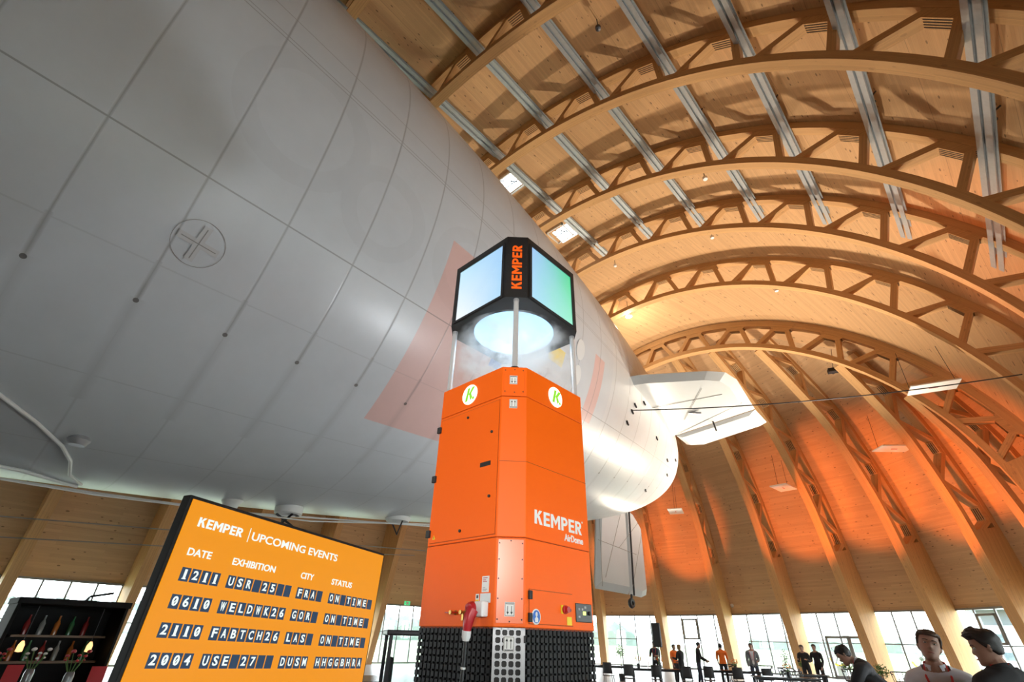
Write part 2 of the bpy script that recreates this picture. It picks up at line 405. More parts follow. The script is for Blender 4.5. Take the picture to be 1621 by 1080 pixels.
def node_block(fr, c, w0, w1, dt, parent, half=0.42, drop=0.30):
    """thick wooden knot under the top chord with slotted steel plates showing"""
    O, D, P = fr
    n = Vector((0, 0, c[3])) + D*c[2]; t = Vector((0, 0, -c[2])) + D*c[3]
    B = O + D*(c[0]+c[2]*dt) + Vector((0, 0, c[1]+c[3]*dt))
    mb = MB()
    poly = [(-half-.28, 0.02), (half+.28, 0.02), (half, -drop), (-half, -drop)]
    A = [B + t*x + n*y + P*(w0+.02) for x, y in poly]; Cc = [B + t*x + n*y + P*(w1-.02) for x, y in poly]
    for i in range(4):
        j = (i+1) % 4; mb.face([A[i], A[j], Cc[j], Cc[i]])
    mb.face(A[::-1]); mb.face(Cc)
    o = mb.build('node_block', W_BEAM, parent)
    mp = MB()
    for k in range(4):
        w = w0 + (w1-w0)*(0.2+0.2*k)
        mp.bar(B - t*(half*.92) - n*(drop+.002) + P*w, B + t*(half*.92) - n*(drop+.002) + P*w, (w1-w0)*.07, 0.012, n)
        mp.bar(B - t*(half+.04) - n*(drop-.06) + P*w, B - t*(half+.20) - n*(drop-.22) + P*w, (w1-w0)*.07, 0.03, n)
        mp.bar(B + t*(half+.04) - n*(drop-.06) + P*w, B + t*(half+.20) - n*(drop-.22) + P*w, (w1-w0)*.07, 0.03, n)
    mp.build('slotted_plate', PLATE, o)

ORD = {-2: 'its only visible part the leg at the far left edge', -1: 'just touching the top edge beside the airship', 0: 'cut off by the airship at the top', 1: 'nearest whole arch, sweeping across the top right', 2: 'second whole arch from the top right', 3: 'third whole arch from the top right', 4: 'fourth whole arch, next to the end arch', 5: 'end arch where the fanned ribs begin'}
def arch(k):
    R, zc, y = AR[k], AZ[k], AY(k)
    root = thing('arch_truss', 'glued timber truss arch, ' + ORD[k], 'roof truss', (VC, y, 0), 0, 'timber truss arches of the hall')
    w1 = 0.46 if k < 5 else 0.5
    fr = (Vector((0, 0, 0)), Vector((1, 0, 0)), Vector((0, 1, 0)))
    cv = arch_curve(R, zc)
    top = DEPTH if k < 5 else 2.15
    tc = 0.30 if k < 5 else 0.55
    arc = cv[7:-7]
    mb = MB(); band(mb, fr, arc, 0, 0.30, 0, w1); mb.build('lower_chord', W_BEAM, root)
    mb = MB(); band(mb, fr, arc, top-tc, top, 0, w1); mb.build('upper_chord', W_BEAM, root)
    # solid legs
    for sg in (-1, 1):
        leg = [c for c in (cv[-6:] if sg > 0 else cv[:6][::-1])]
        t = RAD(TH)
        ins = [(c[0], c[1]) for c in leg]
        a0 = RAD(TH-3.5); head = (sg*R*sin(a0), zc+R*cos(a0))
        outer = []
        for c in [(sg*R*sin(a0), zc+R*cos(a0), sg*sin(a0), cos(a0))] + leg:
            o = (c[0]+c[2]*top, c[1]+c[3]*top)
            if o[1] > HEADZ: outer.append(o)
        f = leg[-1]; dz = (outer[-1][1]-HEADZ)/sin(t)
        outer.append((outer[-1][0]+sg*dz*cos(t), HEADZ)); outer.append((outer[-1][0], 0.0))
        poly = [head] + ins + outer[::-1]
        mb = MB()
        A = [Vector((p[0], 0, p[1])) for p in poly]; B = [Vector((p[0], w1, p[1])) for p in poly]
        s = 0
        for i in range(len(poly)):
            j = (i+1) % len(poly); l = (A[j]-A[i]).length
            mb.face([A[i], A[j], B[j], B[i]], [(s, 0), (s+l, 0), (s+l, w1), (s, w1)]); s += l
        mb.face(A[::-1], [(p[1], p[0]) for p in poly[::-1]]); mb.face(B, [(p[1], p[0]) for p in poly])
        mb.build('leg', W_BEAM, root)
    # web
    def C(deg, d): a = RAD(deg); return (R*sin(a), zc+R*cos(a), sin(a), cos(a), d)
    n = 0
    tops = [-1.8 + 10.06*i for i in range(-7, 8)]
    for a in tops:
        if abs(a) > TH-2: continue
        node_block(fr, C(a, 0), 0, w1, top-tc, root)
        for b, da in ((a+4.85, 1.15), (a-5.2, -1.15)):
            if abs(b) > TH-3: b = math.copysign(TH-3, b)
            web_piece(fr, C(a+da, top-tc-.04), C(b-da*0.9, 0.22), 0, w1, 0.26, 'diagonal', root)
    return root
for k in range(-2, 6): arch(k)

# ---- vault boards, one closed surface from window head to window head
def outer_line(R, zc, d):
    out = []; t = RAD(TH)
    v1, z1 = (R+d)*sin(t), zc + (R+d)*cos(t)
    L = (z1-HEADZ)/sin(t)
    for i in range(4):
        q = L*(1-i/4.0); out.append((-(v1+q*cos(t)), z1-q*sin(t)))
    n = 88
    for i in range(n+1):
        a = RAD(-TH+2*TH*i/n); out.append(((R+d)*sin(a), zc+(R+d)*cos(a)))
    for i in range(1, 5):
        q = L*i/4.0; out.append((v1+q*cos(t), z1-q*sin(t)))
    return out
def RZ(y):
    ks = sorted(AR)
    f = (y-12.05)/5.0+1
    if f <= ks[0]: return AR[ks[0]], AZ[ks[0]]
    if f >= 5: return AR[5], AZ[5]
    k = math.floor(f); g = f-k
    return AR[k]+(AR[k+1]-AR[k])*g, AZ[k]+(AZ[k+1]-AZ[k])*g
ys = [-44 + 4*i for i in range(10)] + [-6.2 + 0.625*i for i in range(62)]
ys = [y for y in ys if y < AY(5)+.3] + [AY(5)+.35]
rows, uvr = [], []
for y in ys:
    R, zc = RZ(y); ol = outer_line(R, zc, 2.02); s = 0; rr, uu = [], []
    for i, p in enumerate(ol):
        if i: s += hypot(p[0]-ol[i-1][0], p[1]-ol[i-1][1])
        rr.append((VC+p[0], y, p[1])); uu.append((y, s))
    rows.append(rr); uvr.append(uu)
HATCH = [(-14.3, 14.5), (-14.4, 19.8)]
def is_hatch(a, b):
    if b < 4 or b > 91: return False
    p = rows[a][b]; q = rows[a+1][b+1]; c = ((p[0]+q[0])/2, (p[1]+q[1])/2)
    return p[2] > 20 and any(abs(c[0]-h[0]) < 0.62 and abs(c[1]-h[1]) < 0.63 for h in HATCH)
mb = MB(); mb.grid([r[4:93] for r in rows], [u[4:93] for u in uvr], 0, True, False, lambda a, b: is_hatch(a, b+4))
struct(mb.build('ceiling', W_CEIL))
for nm, sl in (('wall_left', slice(0, 5)), ('wall_right', slice(92, 97))):
    mb = MB(); mb.grid([r[sl] for r in rows], [u[sl] for u in uvr], 0, True)
    e = 0 if nm == 'wall_left' else -1                          # unseen rear bays closed to cut the light, fewer on the left
    rear = [r[sl][e] for r in rows if r[0][1] < (AY(-2)+.4 if e else -24)]
    for p, q in zip(rear, rear[1:]): mb.face([p, q, (q[0], q[1], 0), (p[0], p[1], 0)], [(p[1], 0), (q[1], 0), (q[1], HEADZ), (p[1], HEADZ)])
    struct(mb.build(nm, W_WALL))
for (hx, hy), lab in zip(HATCH, ('open roof hatch beside the airship, nearer the camera of the two', 'open roof hatch beside the airship, farther of the two, above the display tower')):
    R, zc = RZ(hy); z = zc + sqrt((R+2.0)**2-(hx-VC)**2)
    t = thing('roof_hatch', lab, 'roof hatch', (hx, hy, z), 0, 'roof hatches')
    mb = MB()
    for dx, dy, sx, sy in ((-.66, 0, .08, 1.4), (.66, 0, .08, 1.4), (0, -.66, 1.4, .08), (0, .66, 1.4, .08)): mb.box((dx, dy, 0.18), (sx, sy, .62))
    mb.build('curb', mat('white_curb', (.7, .7, .68), .5), t)
    mb = MB(); mb.box((0, 0, .46), (1.3, 1.3, .03)); mb.build('pane', GLASS, t)
    mb = MB(); mb.tube([(-.4, -.5, .1), (0, .1, .28), (.3, .5, .35)], .035); mb.tube([(.35, -.5, .1), (0.05, .1, .28), (-.3, .5, .35)], .03); mb.tube([(-.5, 0.2, .15), (.5, .25, .2)], .03); mb.build('opener', DARK, t)

# ---- rounded end: ribs, skin, window heads
YE = AY(5)
RIB = {18: (-.35, 2.4, 34.3), 36: (-2.85, .1, 36.3), 54: (-7.0, -3.3, 39.4), 72: (-10.1, -7.3, 40.2), 90: (-12.95, -11.6, 40.9), 108: (-16.45, -16.6, 42.0), 126: (-19.75, -21.84, 42.0), 144: (-23.55, -27.0, 41.0), 162: (-26.8, -30.0, 37.0)}   # top X, foot X, foot Y
PF = [(0, 1), (.15, .94), (.3, .872), (.45, .80), (.56, .735), (.65, .655), (.74, .56), (.81, .47), (.87, .345), (.915, .23), (.96, .12), (1.0, 0)]
def rib_geom(ph):
    x0, x1, y1 = RIB[ph]; z0 = AZ[5] + sqrt(AR[5]**2 - (x0-VC)**2)
    return Vector((x0, YE+.45, 0)), Vector((x1, y1, 0)), z0
def smooth_profile(L, z0, n=30):
    pts = []
    for i in range(n+1):
        x = i/n
        f = 1-(1-x)**1.35
        for j in range(len(PF)-1):
            if f <= PF[j+1][0]+1e-9:
                g = (f-PF[j][0])/(PF[j+1][0]-PF[j][0])
                # catmull-rom on z
                q = [PF[max(j-1, 0)], PF[j], PF[j+1], PF[min(j+2, len(PF)-1)]]
                m1 = (q[2][1]-q[0][1])/max(1e-6, q[2][0]-q[0][0]); m2 = (q[3][1]-q[1][1])/max(1e-6, q[3][0]-q[1][0])
                h = q[2][0]-q[1][0]
                z = (2*g**3-3*g**2+1)*q[1][1] + (g**3-2*g**2+g)*h*m1 + (-2*g**3+3*g**2)*q[2][1] + (g**3-g**2)*h*m2
                break
        pts.append((f*L, z*z0))
    out = []
    for i, p in enumerate(pts):
        a = pts[max(i-1, 0)]; b = pts[min(i+1, n)]
        dx, dz = b[0]-a[0], b[1]-a[1]; l = hypot(dx, dz); out.append((p[0], p[1], -dz/l, dx/l))
    return out
DR = 1.85
def trim(o):                                     # outer line of a rib down to the window head
    r = []
    for c in o:
        q = (c[0]+c[2]*DR, c[1]+c[3]*DR)
        if q[1] < HEADZ:
            p = r[-1]; f = (p[1]-HEADZ)/(p[1]-q[1]); r.append((p[0]+(q[0]-p[0])*f, HEADZ)); break
        r.append(q)
    return r
RIBLAB = {18: 'hidden behind the right leg of the end arch', 36: 'farthest right in the rounded end, coming down by the two men', 54: 'second from the right in the rounded end', 72: 'third from the right in the rounded end', 90: 'right of the glass double door', 108: 'left of the glass double door', 126: 'just right of the lower fin', 144: 'between the orange tower and the lower fin', 162: 'hidden behind the orange tower'}
OUT = {}
for ph in RIB:
    p0, p1, z0 = rib_geom(ph); D = (p1-p0); L = D.length; D.normalize(); P = Vector((D.y, -D.x, 0))
    cv = smooth_profile(L, z0)
    O = p0
    tl = trim(cv); OUT[ph] = (O, D, tl)
    root = thing('curved_rib', 'curved timber truss rib, ' + RIBLAB[ph], 'roof rib', (0, 0, 0), 0, 'fanned ribs of the rounded end')
    fr = (O, D, P); w0, w1 = -0.42, 0.14
    _, at, ST = sub_curve(cv, 0, 1)
    SE = ST - 6.6                                  # the truss ends here, solid leg below
    if SE < 3: SE = 3.0
    arc = sub_curve(cv, 0, SE-.5)[0]
    mb = MB(); band(mb, fr, arc, 0, .28, w0, w1); mb.build('lower_chord', W_BEAM, root)
    mb = MB(); band(mb, fr, arc, DR-.3, DR-.01, w0, w1); mb.build('upper_chord', W_BEAM, root)
    # leg
    lc = sub_curve(cv, SE-.5, ST)[0]
    ins = [(c[0], c[1]) for c in lc]
    a = lc[0]; outs = []
    for c in lc:
        q = (c[0]+c[2]*(DR-.01), c[1]+c[3]*(DR-.01))
        if q[1] > HEADZ: outs.append(q)
    outs.append((tl[-1][0]-.01, HEADZ)); outs.append((tl[-1][0]-.01, 0))
    poly = ins + outs[::-1]
    A = [O + D*p[0] + P*w0 + Vector((0, 0, p[1])) for p in poly]; B = [O + D*p[0] + P*w1 + Vector((0, 0, p[1])) for p in poly]
    mb = MB(); s = 0
    for i in range(len(poly)):
        j = (i+1) % len(poly); l = (A[j]-A[i]).length; mb.face([A[i], A[j], B[j], B[i]], [(s, 0), (s+l, 0), (s+l, .55), (s, .55)]); s += l
    mb.face(A[::-1], [(p[1], p[0]) for p in poly[::-1]]); mb.face(B, [(p[1], p[0]) for p in poly])
    mb.build('leg', W_BEAM, root)
    nn = max(2, int((SE-.4)/2.9)); sp = (SE-.2)/nn
    for i in range(nn):
        st = SE - 1.2 - i*sp
        if st < .6: continue
        c = at(st); node_block(fr, c, w0, w1, DR-.3, root, .32, .24)
        for ds, da in ((-sp*.5, -.35), (sp*.45, .35)):
            e = at(max(.2, min(SE-.2, st+ds))); b = at(st+da)
            web_piece(fr, (*b, DR-.33), (*e, .22), w0, w1, .24, 'diagonal', root)
# skin of the rounded end
phs = [0] + list(RIB) + [180]
ol0 = outer_line(AR[5], AZ[5], 2.02)
def legline(sg):
    t = RAD(TH); R = AR[5]+2.02; v1, z1 = R*sin(t), AZ[5]+R*cos(t)
    foot = v1 + (z1-HEADZ)/sin(t)*cos(t)
    return Vector((VC+sg*(foot), YE+.35, 0))
N = 40
def resample(tl, n):
    s = [0]
    for i in range(1, len(tl)): s.append(s[-1]+hypot(tl[i][0]-tl[i-1][0], tl[i][1]-tl[i-1][1]))
    out = []
    for k in range(n+1):
        x = s[-1]*k/n
        for i in range(len(s)-1):
            if x <= s[i+1]+1e-9:
                f = (x-s[i])/(s[i+1]-s[i]); out.append((tl[i][0]+(tl[i+1][0]-tl[i][0])*f, tl[i][1]+(tl[i+1][1]-tl[i][1])*f)); break
    return out, s[-1]
keyrows = []
for ph in phs:
    if ph in OUT:
        O, D, tl = OUT[ph]; rs, ln = resample(tl, N)
        keyrows.append(([O + D*p[0] + Vector((0, 0, p[1])) for p in rs], ln))
    else:
        sg = 1 if ph == 0 else -1; f = legline(sg)
        zt = 12.6; dv = 14.9
        pts = []
        half = [p for p in outer_line(AR[5], AZ[5], 2.0)]
        half = half[len(half)//2:] if sg > 0 else half[:len(half)//2+1][::-1]
        seg = [(abs(p[0]), p[1]) for p in half if abs(p[0]) > 15.0]
        rs, ln = resample(seg, N)
        keyrows.append(([Vector((VC+sg*p[0], YE+.4, p[1])) for p in rs], ln))
rows2, uv2 = [], []
for i in range(len(keyrows)-1):
    A, B = keyrows[i][0], keyrows[i+1][0]
    for q in range(4):
        f = q/4.0; rows2.append([a.lerp(b, f) for a, b in zip(A, B)])
rows2.append(keyrows[-1][0])
sU = 0
for i, r in enumerate(rows2):
    if i: sU += (Vector(r[N*3//4])-Vector(rows2[i-1][N*3//4])).length
    s = 0; uu = []
    for j, p in enumerate(r):
        if j: s += (Vector(p)-Vector(r[j-1])).length
        uu.append((sU, p[2]*1.25))
    uv2.append(uu)
mb = MB(); mb.grid(rows2, uv2, 0, True); struct(mb.build('wall_end', W_WALL))
# strip of vault between the end arch and the rib tops
mb = MB(); tops = [r[0] for r in rows2]; ar = []
for p in tops:
    a = atan2(p[0]-VC, max(0.1, p[2]-AZ[5])); R = AR[5]+2.05; ar.append(Vector((VC+R*sin(a), YE+.3, AZ[5]+R*cos(a))))
mb.grid([ar, tops], None, 0, True); struct(mb.build('ceiling_end', W_CEIL))
# closed wall far behind the camera
mb = MB(); r0 = rows[0]; mb.face([(p[0], p[1], p[2]) for p in r0] + [(r0[-1][0], r0[-1][1], 0), (r0[0][0], r0[0][1], 0)]); struct(mb.build('wall_back', W_WALL))

# ---- glazing between the feet
WN = [0]
def window(a, b, cols=4, vent=None, door=False, frame=FRAMEW, trans=1.95):
    """glazed bay from ground point a to b"""
    WN[0] += 1; a, b = Vector((*a, 0)), Vector((*b, 0)); d = b-a; L = d.length; d.normalize(); n = Vector((d.y, -d.x, 0))
    Mx = Matrix.Translation(a) @ Matrix(((d.x, n.x, 0, 0), (d.y, n.y, 0, 0), (0, 0, 1, 0), (0, 0, 0, 1)))
    fr = MB()
    def bx(x0, x1, z0, z1, dp=.08): fr.box(Mx @ Vector(((x0+x1)/2, 0, (z0+z1)/2)), (abs(x1-x0), dp, abs(z1-z0)), 0, 0, Mx.to_3x3())
    w = .06
    bx(0, L, 0, .10, .1); bx(0, L, HEADZ-.1, HEADZ, .12); bx(0, w, 0, HEADZ); bx(L-w, L, 0, HEADZ)
    bx(0, L, trans-.025, trans+.025)
    for i in range(1, cols): bx(L*i/cols-.04, L*i/cols+.04, 0.1, HEADZ-.1)
    if vent is not None:
        x0, x1 = L*vent/cols+.05, L*(vent+1)/cols-.05
        for q in ((x0, x0+.11, 2.0, 3.45), (x1-.11, x1, 2.0, 3.45), (x0, x1, 2.0, 2.11), (x0, x1, 3.34, 3.45)): bx(*q, .14)
    o = fr.build('window_%d' % WN[0], frame); struct(o)
    g = MB(); g.box(Mx @ Vector((L/2, 0, HEADZ/2)), (L-.06, .012, HEADZ-.1), 0, 0, Mx.to_3x3()); g.build('pane', GLASS, o)
    if door:
        dm = MB(); x0, x1 = L*.29, L*.29+2.9
        def db(p, q, z0, z1, dp=.12): dm.box(Mx @ Vector(((p+q)/2, .04, (z0+z1)/2)), (abs(q-p), dp, abs(z1-z0)), 0, 0, Mx.to_3x3())
        db(x0, x0+.14, 0, 2.35); db(x1-.14, x1, 0, 2.35); db(x0, x1, 2.22, 2.36); db((x0+x1)/2-.11, (x0+x1)/2+.11, 0, 2.3); db(x0, x1, 0, .18)
        od = dm.build('door_1', FRAMEW); struct(od)
        h = MB(); h.tube([Mx @ Vector(((x0+x1)/2+.16, -.08, .95)), Mx @ Vector(((x0+x1)/2+.16, -.08, 1.25))], .015); h.build('door_handle', STEEL, od)
    return o
for k in range(-2, 5):
    for sg in (-1, 1):
        def fx(kk):
            R, zc = AR[kk], AZ[kk]; t = RAD(TH); v1, z1 = (R+2.0)*sin(t), zc+(R+2.0)*cos(t); return VC+sg*(v1+(z1-HEADZ)/sin(t)*cos(t)-.04)
        a, b = (fx(k), AY(k)+.46), (fx(k+1), AY(k+1))
        window(*((a, b) if sg < 0 else (b, a)), 4, 1 if (k % 2 and sg > 0) else None, False, FRAMEW)
ends = []
for ph in phs:
    if ph in OUT: O, D, tl = OUT[ph]; q = O + D*(tl[-1][0]-.04); ends.append((q.x, q.y))
    else: f = legline(1 if ph == 0 else -1); ends.append((f.x, f.y))
for i in range(len(ends)-1):
    window(ends[i+1], ends[i], 4 if i > 0 else 2, {2: 1, 6: 1, 1: 2}.get(i), i == 4, FRAMEW if i != 1 else FRAMEWOOD, 1.95)

# ---- floor and the outdoors
mb = MB(); mb.box((VC, 0, -.1), (46, 96, .2)); mb2 = mb
poly = [(ends[0][0]+.5, YE), *[(e[0]+.3*(1 if e[0] > VC else -1), e[1]+.3) for e in ends], (ends[-1][0]-.5, YE)]
mb = MB(); rr = [(VC+20.9, -44), (VC+20.9, AY(1)), (VC+20.3, AY(4)), *[(e[0]+(.2 if e[0] > VC else -.2), e[1]+.15) for e in ends], (VC-20.3, AY(4)), (VC-20.9, AY(1)), (VC-20.9, -44)]
mb.prism(rr, -.2, 0.0); struct(mb.build('floor', FLOORM))
mb = MB(); mb.box((0, 0, -.33), (1400, 1400, .2)); struct(tag(mb.build('ground', GRASS)))
mb = MB(); mb.prism([(VC-40, 70), (VC+60, 46), (VC+40, -30), (VC+23, -30), (VC+23, 32), (VC+10, 52), (VC-22, 54)], -.22, -.16); struct(mb.build('ground_paving', PAVING))

def hedge(name, label, cat, path, h, wd, m, n=60):
    """a far belt of trees as one bumpy ridge"""
    mb = MB(); rows = []
    for i in range(n+1):
        f = i/n*(len(path)-1); k = min(int(f), len(path)-2); g = f-k
        p = Vector((*path[k], 0)).lerp(Vector((*path[k+1], 0)), g); d = (Vector((*path[k+1], 0))-Vector((*path[k], 0))).normalized(); q = Vector((-d.y, d.x, 0))
        hh = h*(0.9+0.10*sin(i*.7)+0.08*sin(i*1.9)+0.05*random.random())
        rows.append([p - q*wd + Vector((0, 0, -.3)), p - q*wd*.8 + Vector((0, 0, hh*.6)), p + Vector((0, 0, hh)), p + q*wd*.8 + Vector((0, 0, hh*.6)), p + q*wd + Vector((0, 0, -.3))])
    mb.grid(rows, None, 0, True); o = mb.build(name, m)
    return tag(o, label, cat, None, 'stuff')
hedge('forest', None, None, [(-330, -160), (-360, 30), (-340, 200), (-230, 380)], 15, 18, FOREST, 420)
hedge('forest', None, None, [(-150, 420), (20, 460), (160, 400)], 9, 18, FOREST, 120)

# house outside, right
t = thing('office_building', 'white flat-roofed building outside, seen through the windows right of the two men', 'building', (2, 96, 0))
mb = MB(); mb.box((0, 0, 2.2), (17, 9, 4.6)); mb.build('facade', mat('white_render', (.72, .72, .72), .8), t)
mb = MB(); mb.box((-1.5, -.6, 5.35), (9, 7, 1.7)); mb.build('glazed_storey', mat('dark_glazing', (.09, .12, .14), .1), t)
mb = MB(); mb.box((-1.3, -1.0, 6.32), (11.5, 9, .24)); mb.build('roof', mat('grey_roof', (.25, .25, .26), .6), t)
for x in (-6.6, -4.6, -2.2, .2, 2.6, 5.0):
    for z in (1.3, 3.2):
        f = MB(); f.box((x, -4.52, z), (1.0, .08, .95)); o = f.build('window_frame', mat('grey_roof', (.25, .25, .26), .6), t)
        g = MB(); g.box((x, -4.56, z), (.86, .06, .8)); g.build('window_pane', mat('dark_glazing', (.09, .12, .14), .1), o)
# propeller rings outside
for (x, y, lab) in ((-10.9, 47.5, 'round fan with a yellow lower rim outside the window, left one of two'), (-5.7, 46.0, 'round fan with a yellow lower rim outside the window, right one of two')):
    t = thing('fan_ring', lab, 'fan', (x, y, -.15), RAD(-8), 'fans outside the windows')
    c = Vector((0, 0, 1.35))
    for nm, a0, a1, m in (('upper_rim', -15, 195, mat('pale_rim', (.42, .46, .52), .5)), ('lower_rim', 195, 345, mat('yellow_rim', (.85, .55, .02), .45))):
        mb = MB(); mb.tube([c + Vector((0.62*cos(RAD(a0+(a1-a0)*i/20)), 0, 0.62*sin(RAD(a0+(a1-a0)*i/20)))) for i in range(21)], .075, 8); mb.build(nm, m, t)
    mb = MB(); mb.lathe([(0.001, -.12), (.11, -.1), (.12, .1), (.001, .16)], c, 16, 0, 'Y', Matrix.Rotation(pi/2, 3, 'X')); mb.build('hub', DARK, t)
    for i in range(6):
        a = i*pi/3; mb = MB(); mb.bar(c + Vector((.1*cos(a), 0, .1*sin(a))), c + Vector((.56*cos(a), 0, .56*sin(a))), .05, .16, (0, 1, 0)); mb.build('blade', mat('blue_grey_blade', (.12, .15, .2), .5), t)
    mb = MB(); mb.box((0, 0, .32), (.5, .4, .8)); mb.build('stand', mat('grey_roof', (.25, .25, .26), .6), t)

# ------------------------------------------------------------------ rails under the vault
for i, (th, lab) in enumerate(((1.5, 'leftmost, beside the airship'), (11.5, 'second from the airship'), (21.4, 'third from the airship'), (31.4, 'fourth from the airship'), (41.0, 'fifth from the airship'), (51.2, 'second from the right'), (61.5, 'farthest right'))):
    R, zc = 18.775, 5.225; r = R+1.52; a = RAD(th)
    x, z = VC+r*sin(a), zc+r*cos(a); y0, y1 = -12.0, 24.6
    t = thing('ceiling_rail', 'long pair of galvanised metal rails under the vault, ' + lab, 'ceiling rail', (x, 0, z), 0, 'metal rails along the vault')
    n = Vector((sin(a), 0, cos(a))); tt = Vector((cos(a), 0, -sin(a)))
    for sg in (-1, 1):
        mb = MB(); c = tt*(sg*.15)
        mb.bar(c + Vector((0, y0, 0)), c + Vector((0, y1, 0)), .03, .16, n)
        mb.bar(c - n*.075 + Vector((0, y0, 0)), c - n*.075 + Vector((0, y1, 0)), .20, .02, n)
        mb.bar(c + n*.075 + Vector((0, y0, 0)), c + n*.075 + Vector((0, y1, 0)), .20, .02, n)
        mb.build('rail', STEEL, t)
    for y in [y0+2.4+5*j for j in range(8)]:
        if y > y1-.5: continue
        mb = MB(); mb.bar(Vector((0, y, 0))-tt*.26+n*.1, Vector((0, y, 0))+tt*.26+n*.1, .08, .03, n); mb.bar(Vector((0, y, 0))+n*.1, Vector((0, y, 0))+n*.5, .04, .04); mb.build('hanger', DARK, t)

# hung heating panels
for (x, y, z, rz, lab) in ((0.75, 28.3, 12.25, 15, 'white panel hanging on wires near the right edge, behind the deep end arch'), (-2.04, 35.2, 11.75, 40, 'white panel hanging on wires right of the middle of the rounded end'),
                        (-9.04, 37.5, 11.1, 85, 'white panel hanging on wires over the orange-lit wall right of the tail'), (-17.4, 38.0, 10.7, 110, 'white panel hanging on wires just right of the airship tail tip')):
    t = thing('hanging_panel', lab, 'hanging panel', (x, y, z), 0, 'white panels hung in the rounded end')
    mb = MB(); mb.box((0, 0, 0), (1.9, 1.1, .06), RAD(rz)); mb.build('panel', mat('white_panel', (.82, .80, .77), .5), t)
    mb = MB(); mb.box((0, 0, -.036), (.34, .07, .012), RAD(rz)); mb.build('red_mark', RED, t)
    for sg in (-1, 1):
        mb = MB(); e = Matrix.Rotation(RAD(rz), 3, 'Z') @ Vector((sg*.9, 0, .02)); mb.tube([e, Vector((e.x*.9, e.y*.9+.3, 2.2))], .012, 5); mb.build('wire', DARK, t)
# floodlight and small fittings
t = thing('ceiling_floodlight', 'small bright floodlight hanging from the vault just above the airship tail', 'floodlight', (-14.2, 28.0, 23.05))
mb = MB(); mb.lathe([(.03, .3), (.22, .2), (.26, -.05), (.24, -.06)], (0, 0, 0), 16); mb.build('housing', WHITE, t)
mb = MB(); mb.lathe([(.001, -.05), (.235, -.052)], (0, 0, 0), 16); mb.build('lens', mat('lit_lens', (1, .95, .85), .5, emit=25), t)
mb = MB(); mb.tube([(0, 0, .28), (0, 0, 1.4)], .02, 6); mb.build('stem', DARK, t)
lamp('ceiling_floodlight_beam', 'POINT', (-14.2, 28.0, 22.75), (0, 0, 0), 260, (1, .86, .66), .2)
mb_lab = ('tiny dark sensor on a stem under the vault at the top of the picture', 'small white sensor under the second whole arch', 'small white sensor under the vault below the fourth arch', 'small white sensor beside the third arch, near the rails', 'tiny white sensor above the tower near the airship')
for (x, y, z), lab in zip(((-4.5, 9.5, 23.6), (-3.97, 17.8, 21.3), (-4.1, 28.0, 20.4), (-5.9, 24.0, 23.1), (-12.7, 24.0, 24.7)), mb_lab):
    t = thing('ceiling_sensor', lab, 'sensor', (x, y, z), 0, 'small sensors under the vault')
    mb = MB(); mb.lathe([(.001, -.12), (.11, -.1), (.12, .05), (.04, .1)], (0, 0, 0), 12); mb.build('head', WHITE if y > 10 else DARK, t)
    mb = MB(); mb.tube([(0, 0, .08), (0, 0, .8)], .02, 6); mb.build('stem', DARK, t)
t = thing('ceiling_projector', 'small black projector on a bracket under the deep end arch', 'projector', (-3.3, 33.2, 16.6), RAD(20))
mb = MB(); mb.box((0, 0, 0), (.62, .4, .24)); mb.lathe([(.12, -.3), (.12, -.2)], (0, 0, 0), 12, 0, 'Y', Matrix.Rotation(pi/2, 3, 'X')); mb.build('body', BLACKM, t)
mb = MB(); mb.bar((0, 0, .1), (.3, 0, 1.5), .05, .05); mb.build('bracket', WHITE, t)

# ------------------------------------------------------------------ airship
HV0, HZ0, HUT, HR, HL, HN, HM, HSL, HSZ = -13.88, 9.426+CAMZ, 28.574, 7.754, 59.955, 1.666, .598, .002, .023
def hr(s):
    x = min(max(s/HL, 0), 1); a = (HM-x)/HM if x < HM else (x-HM)/(1-HM)
    return HR*sqrt(max(0, 1-a**HN))
def hp(s, th, d=0.0):
    r = hr(s)+d; t = RAD(th)
    return Vector((HV0+HSL*s+r*sin(t), HUT-s, HZ0+HSZ*s-r*cos(t)))
air = thing('airship', 'huge pale grey airship filling the left of the hall, tail towards the rounded end', 'airship', (HV0, HUT-HL/2, HZ0))
iv = Matrix.Translation((-HV0, -(HUT-HL/2), -HZ0))
def apart(mb, name, m, parent=None):
    mb.v = [tuple(iv @ Vector(p)) for p in mb.v]
    return mb.build(name, m, parent or air)
mb = MB(); rows, uvr = [], []
for i in range(181):
    f = i/180; s = HL*(f**2*(1-f*.5)*2) if f < .5 else HL*(1-((1-f)**2*(1-(1-f)*.5)*2))
    s = HL*(1-cos(pi*f))/2; s = max(.0005, min(HL-.0005, s))
    rows.append([hp(s, -180+360*j/120) for j in range(121)]); uvr.append([(s, -180+360*j/120) for j in range(121)])
mb.grid(rows, uvr, 0, True); hull = apart(mb, 'hull', HULL)
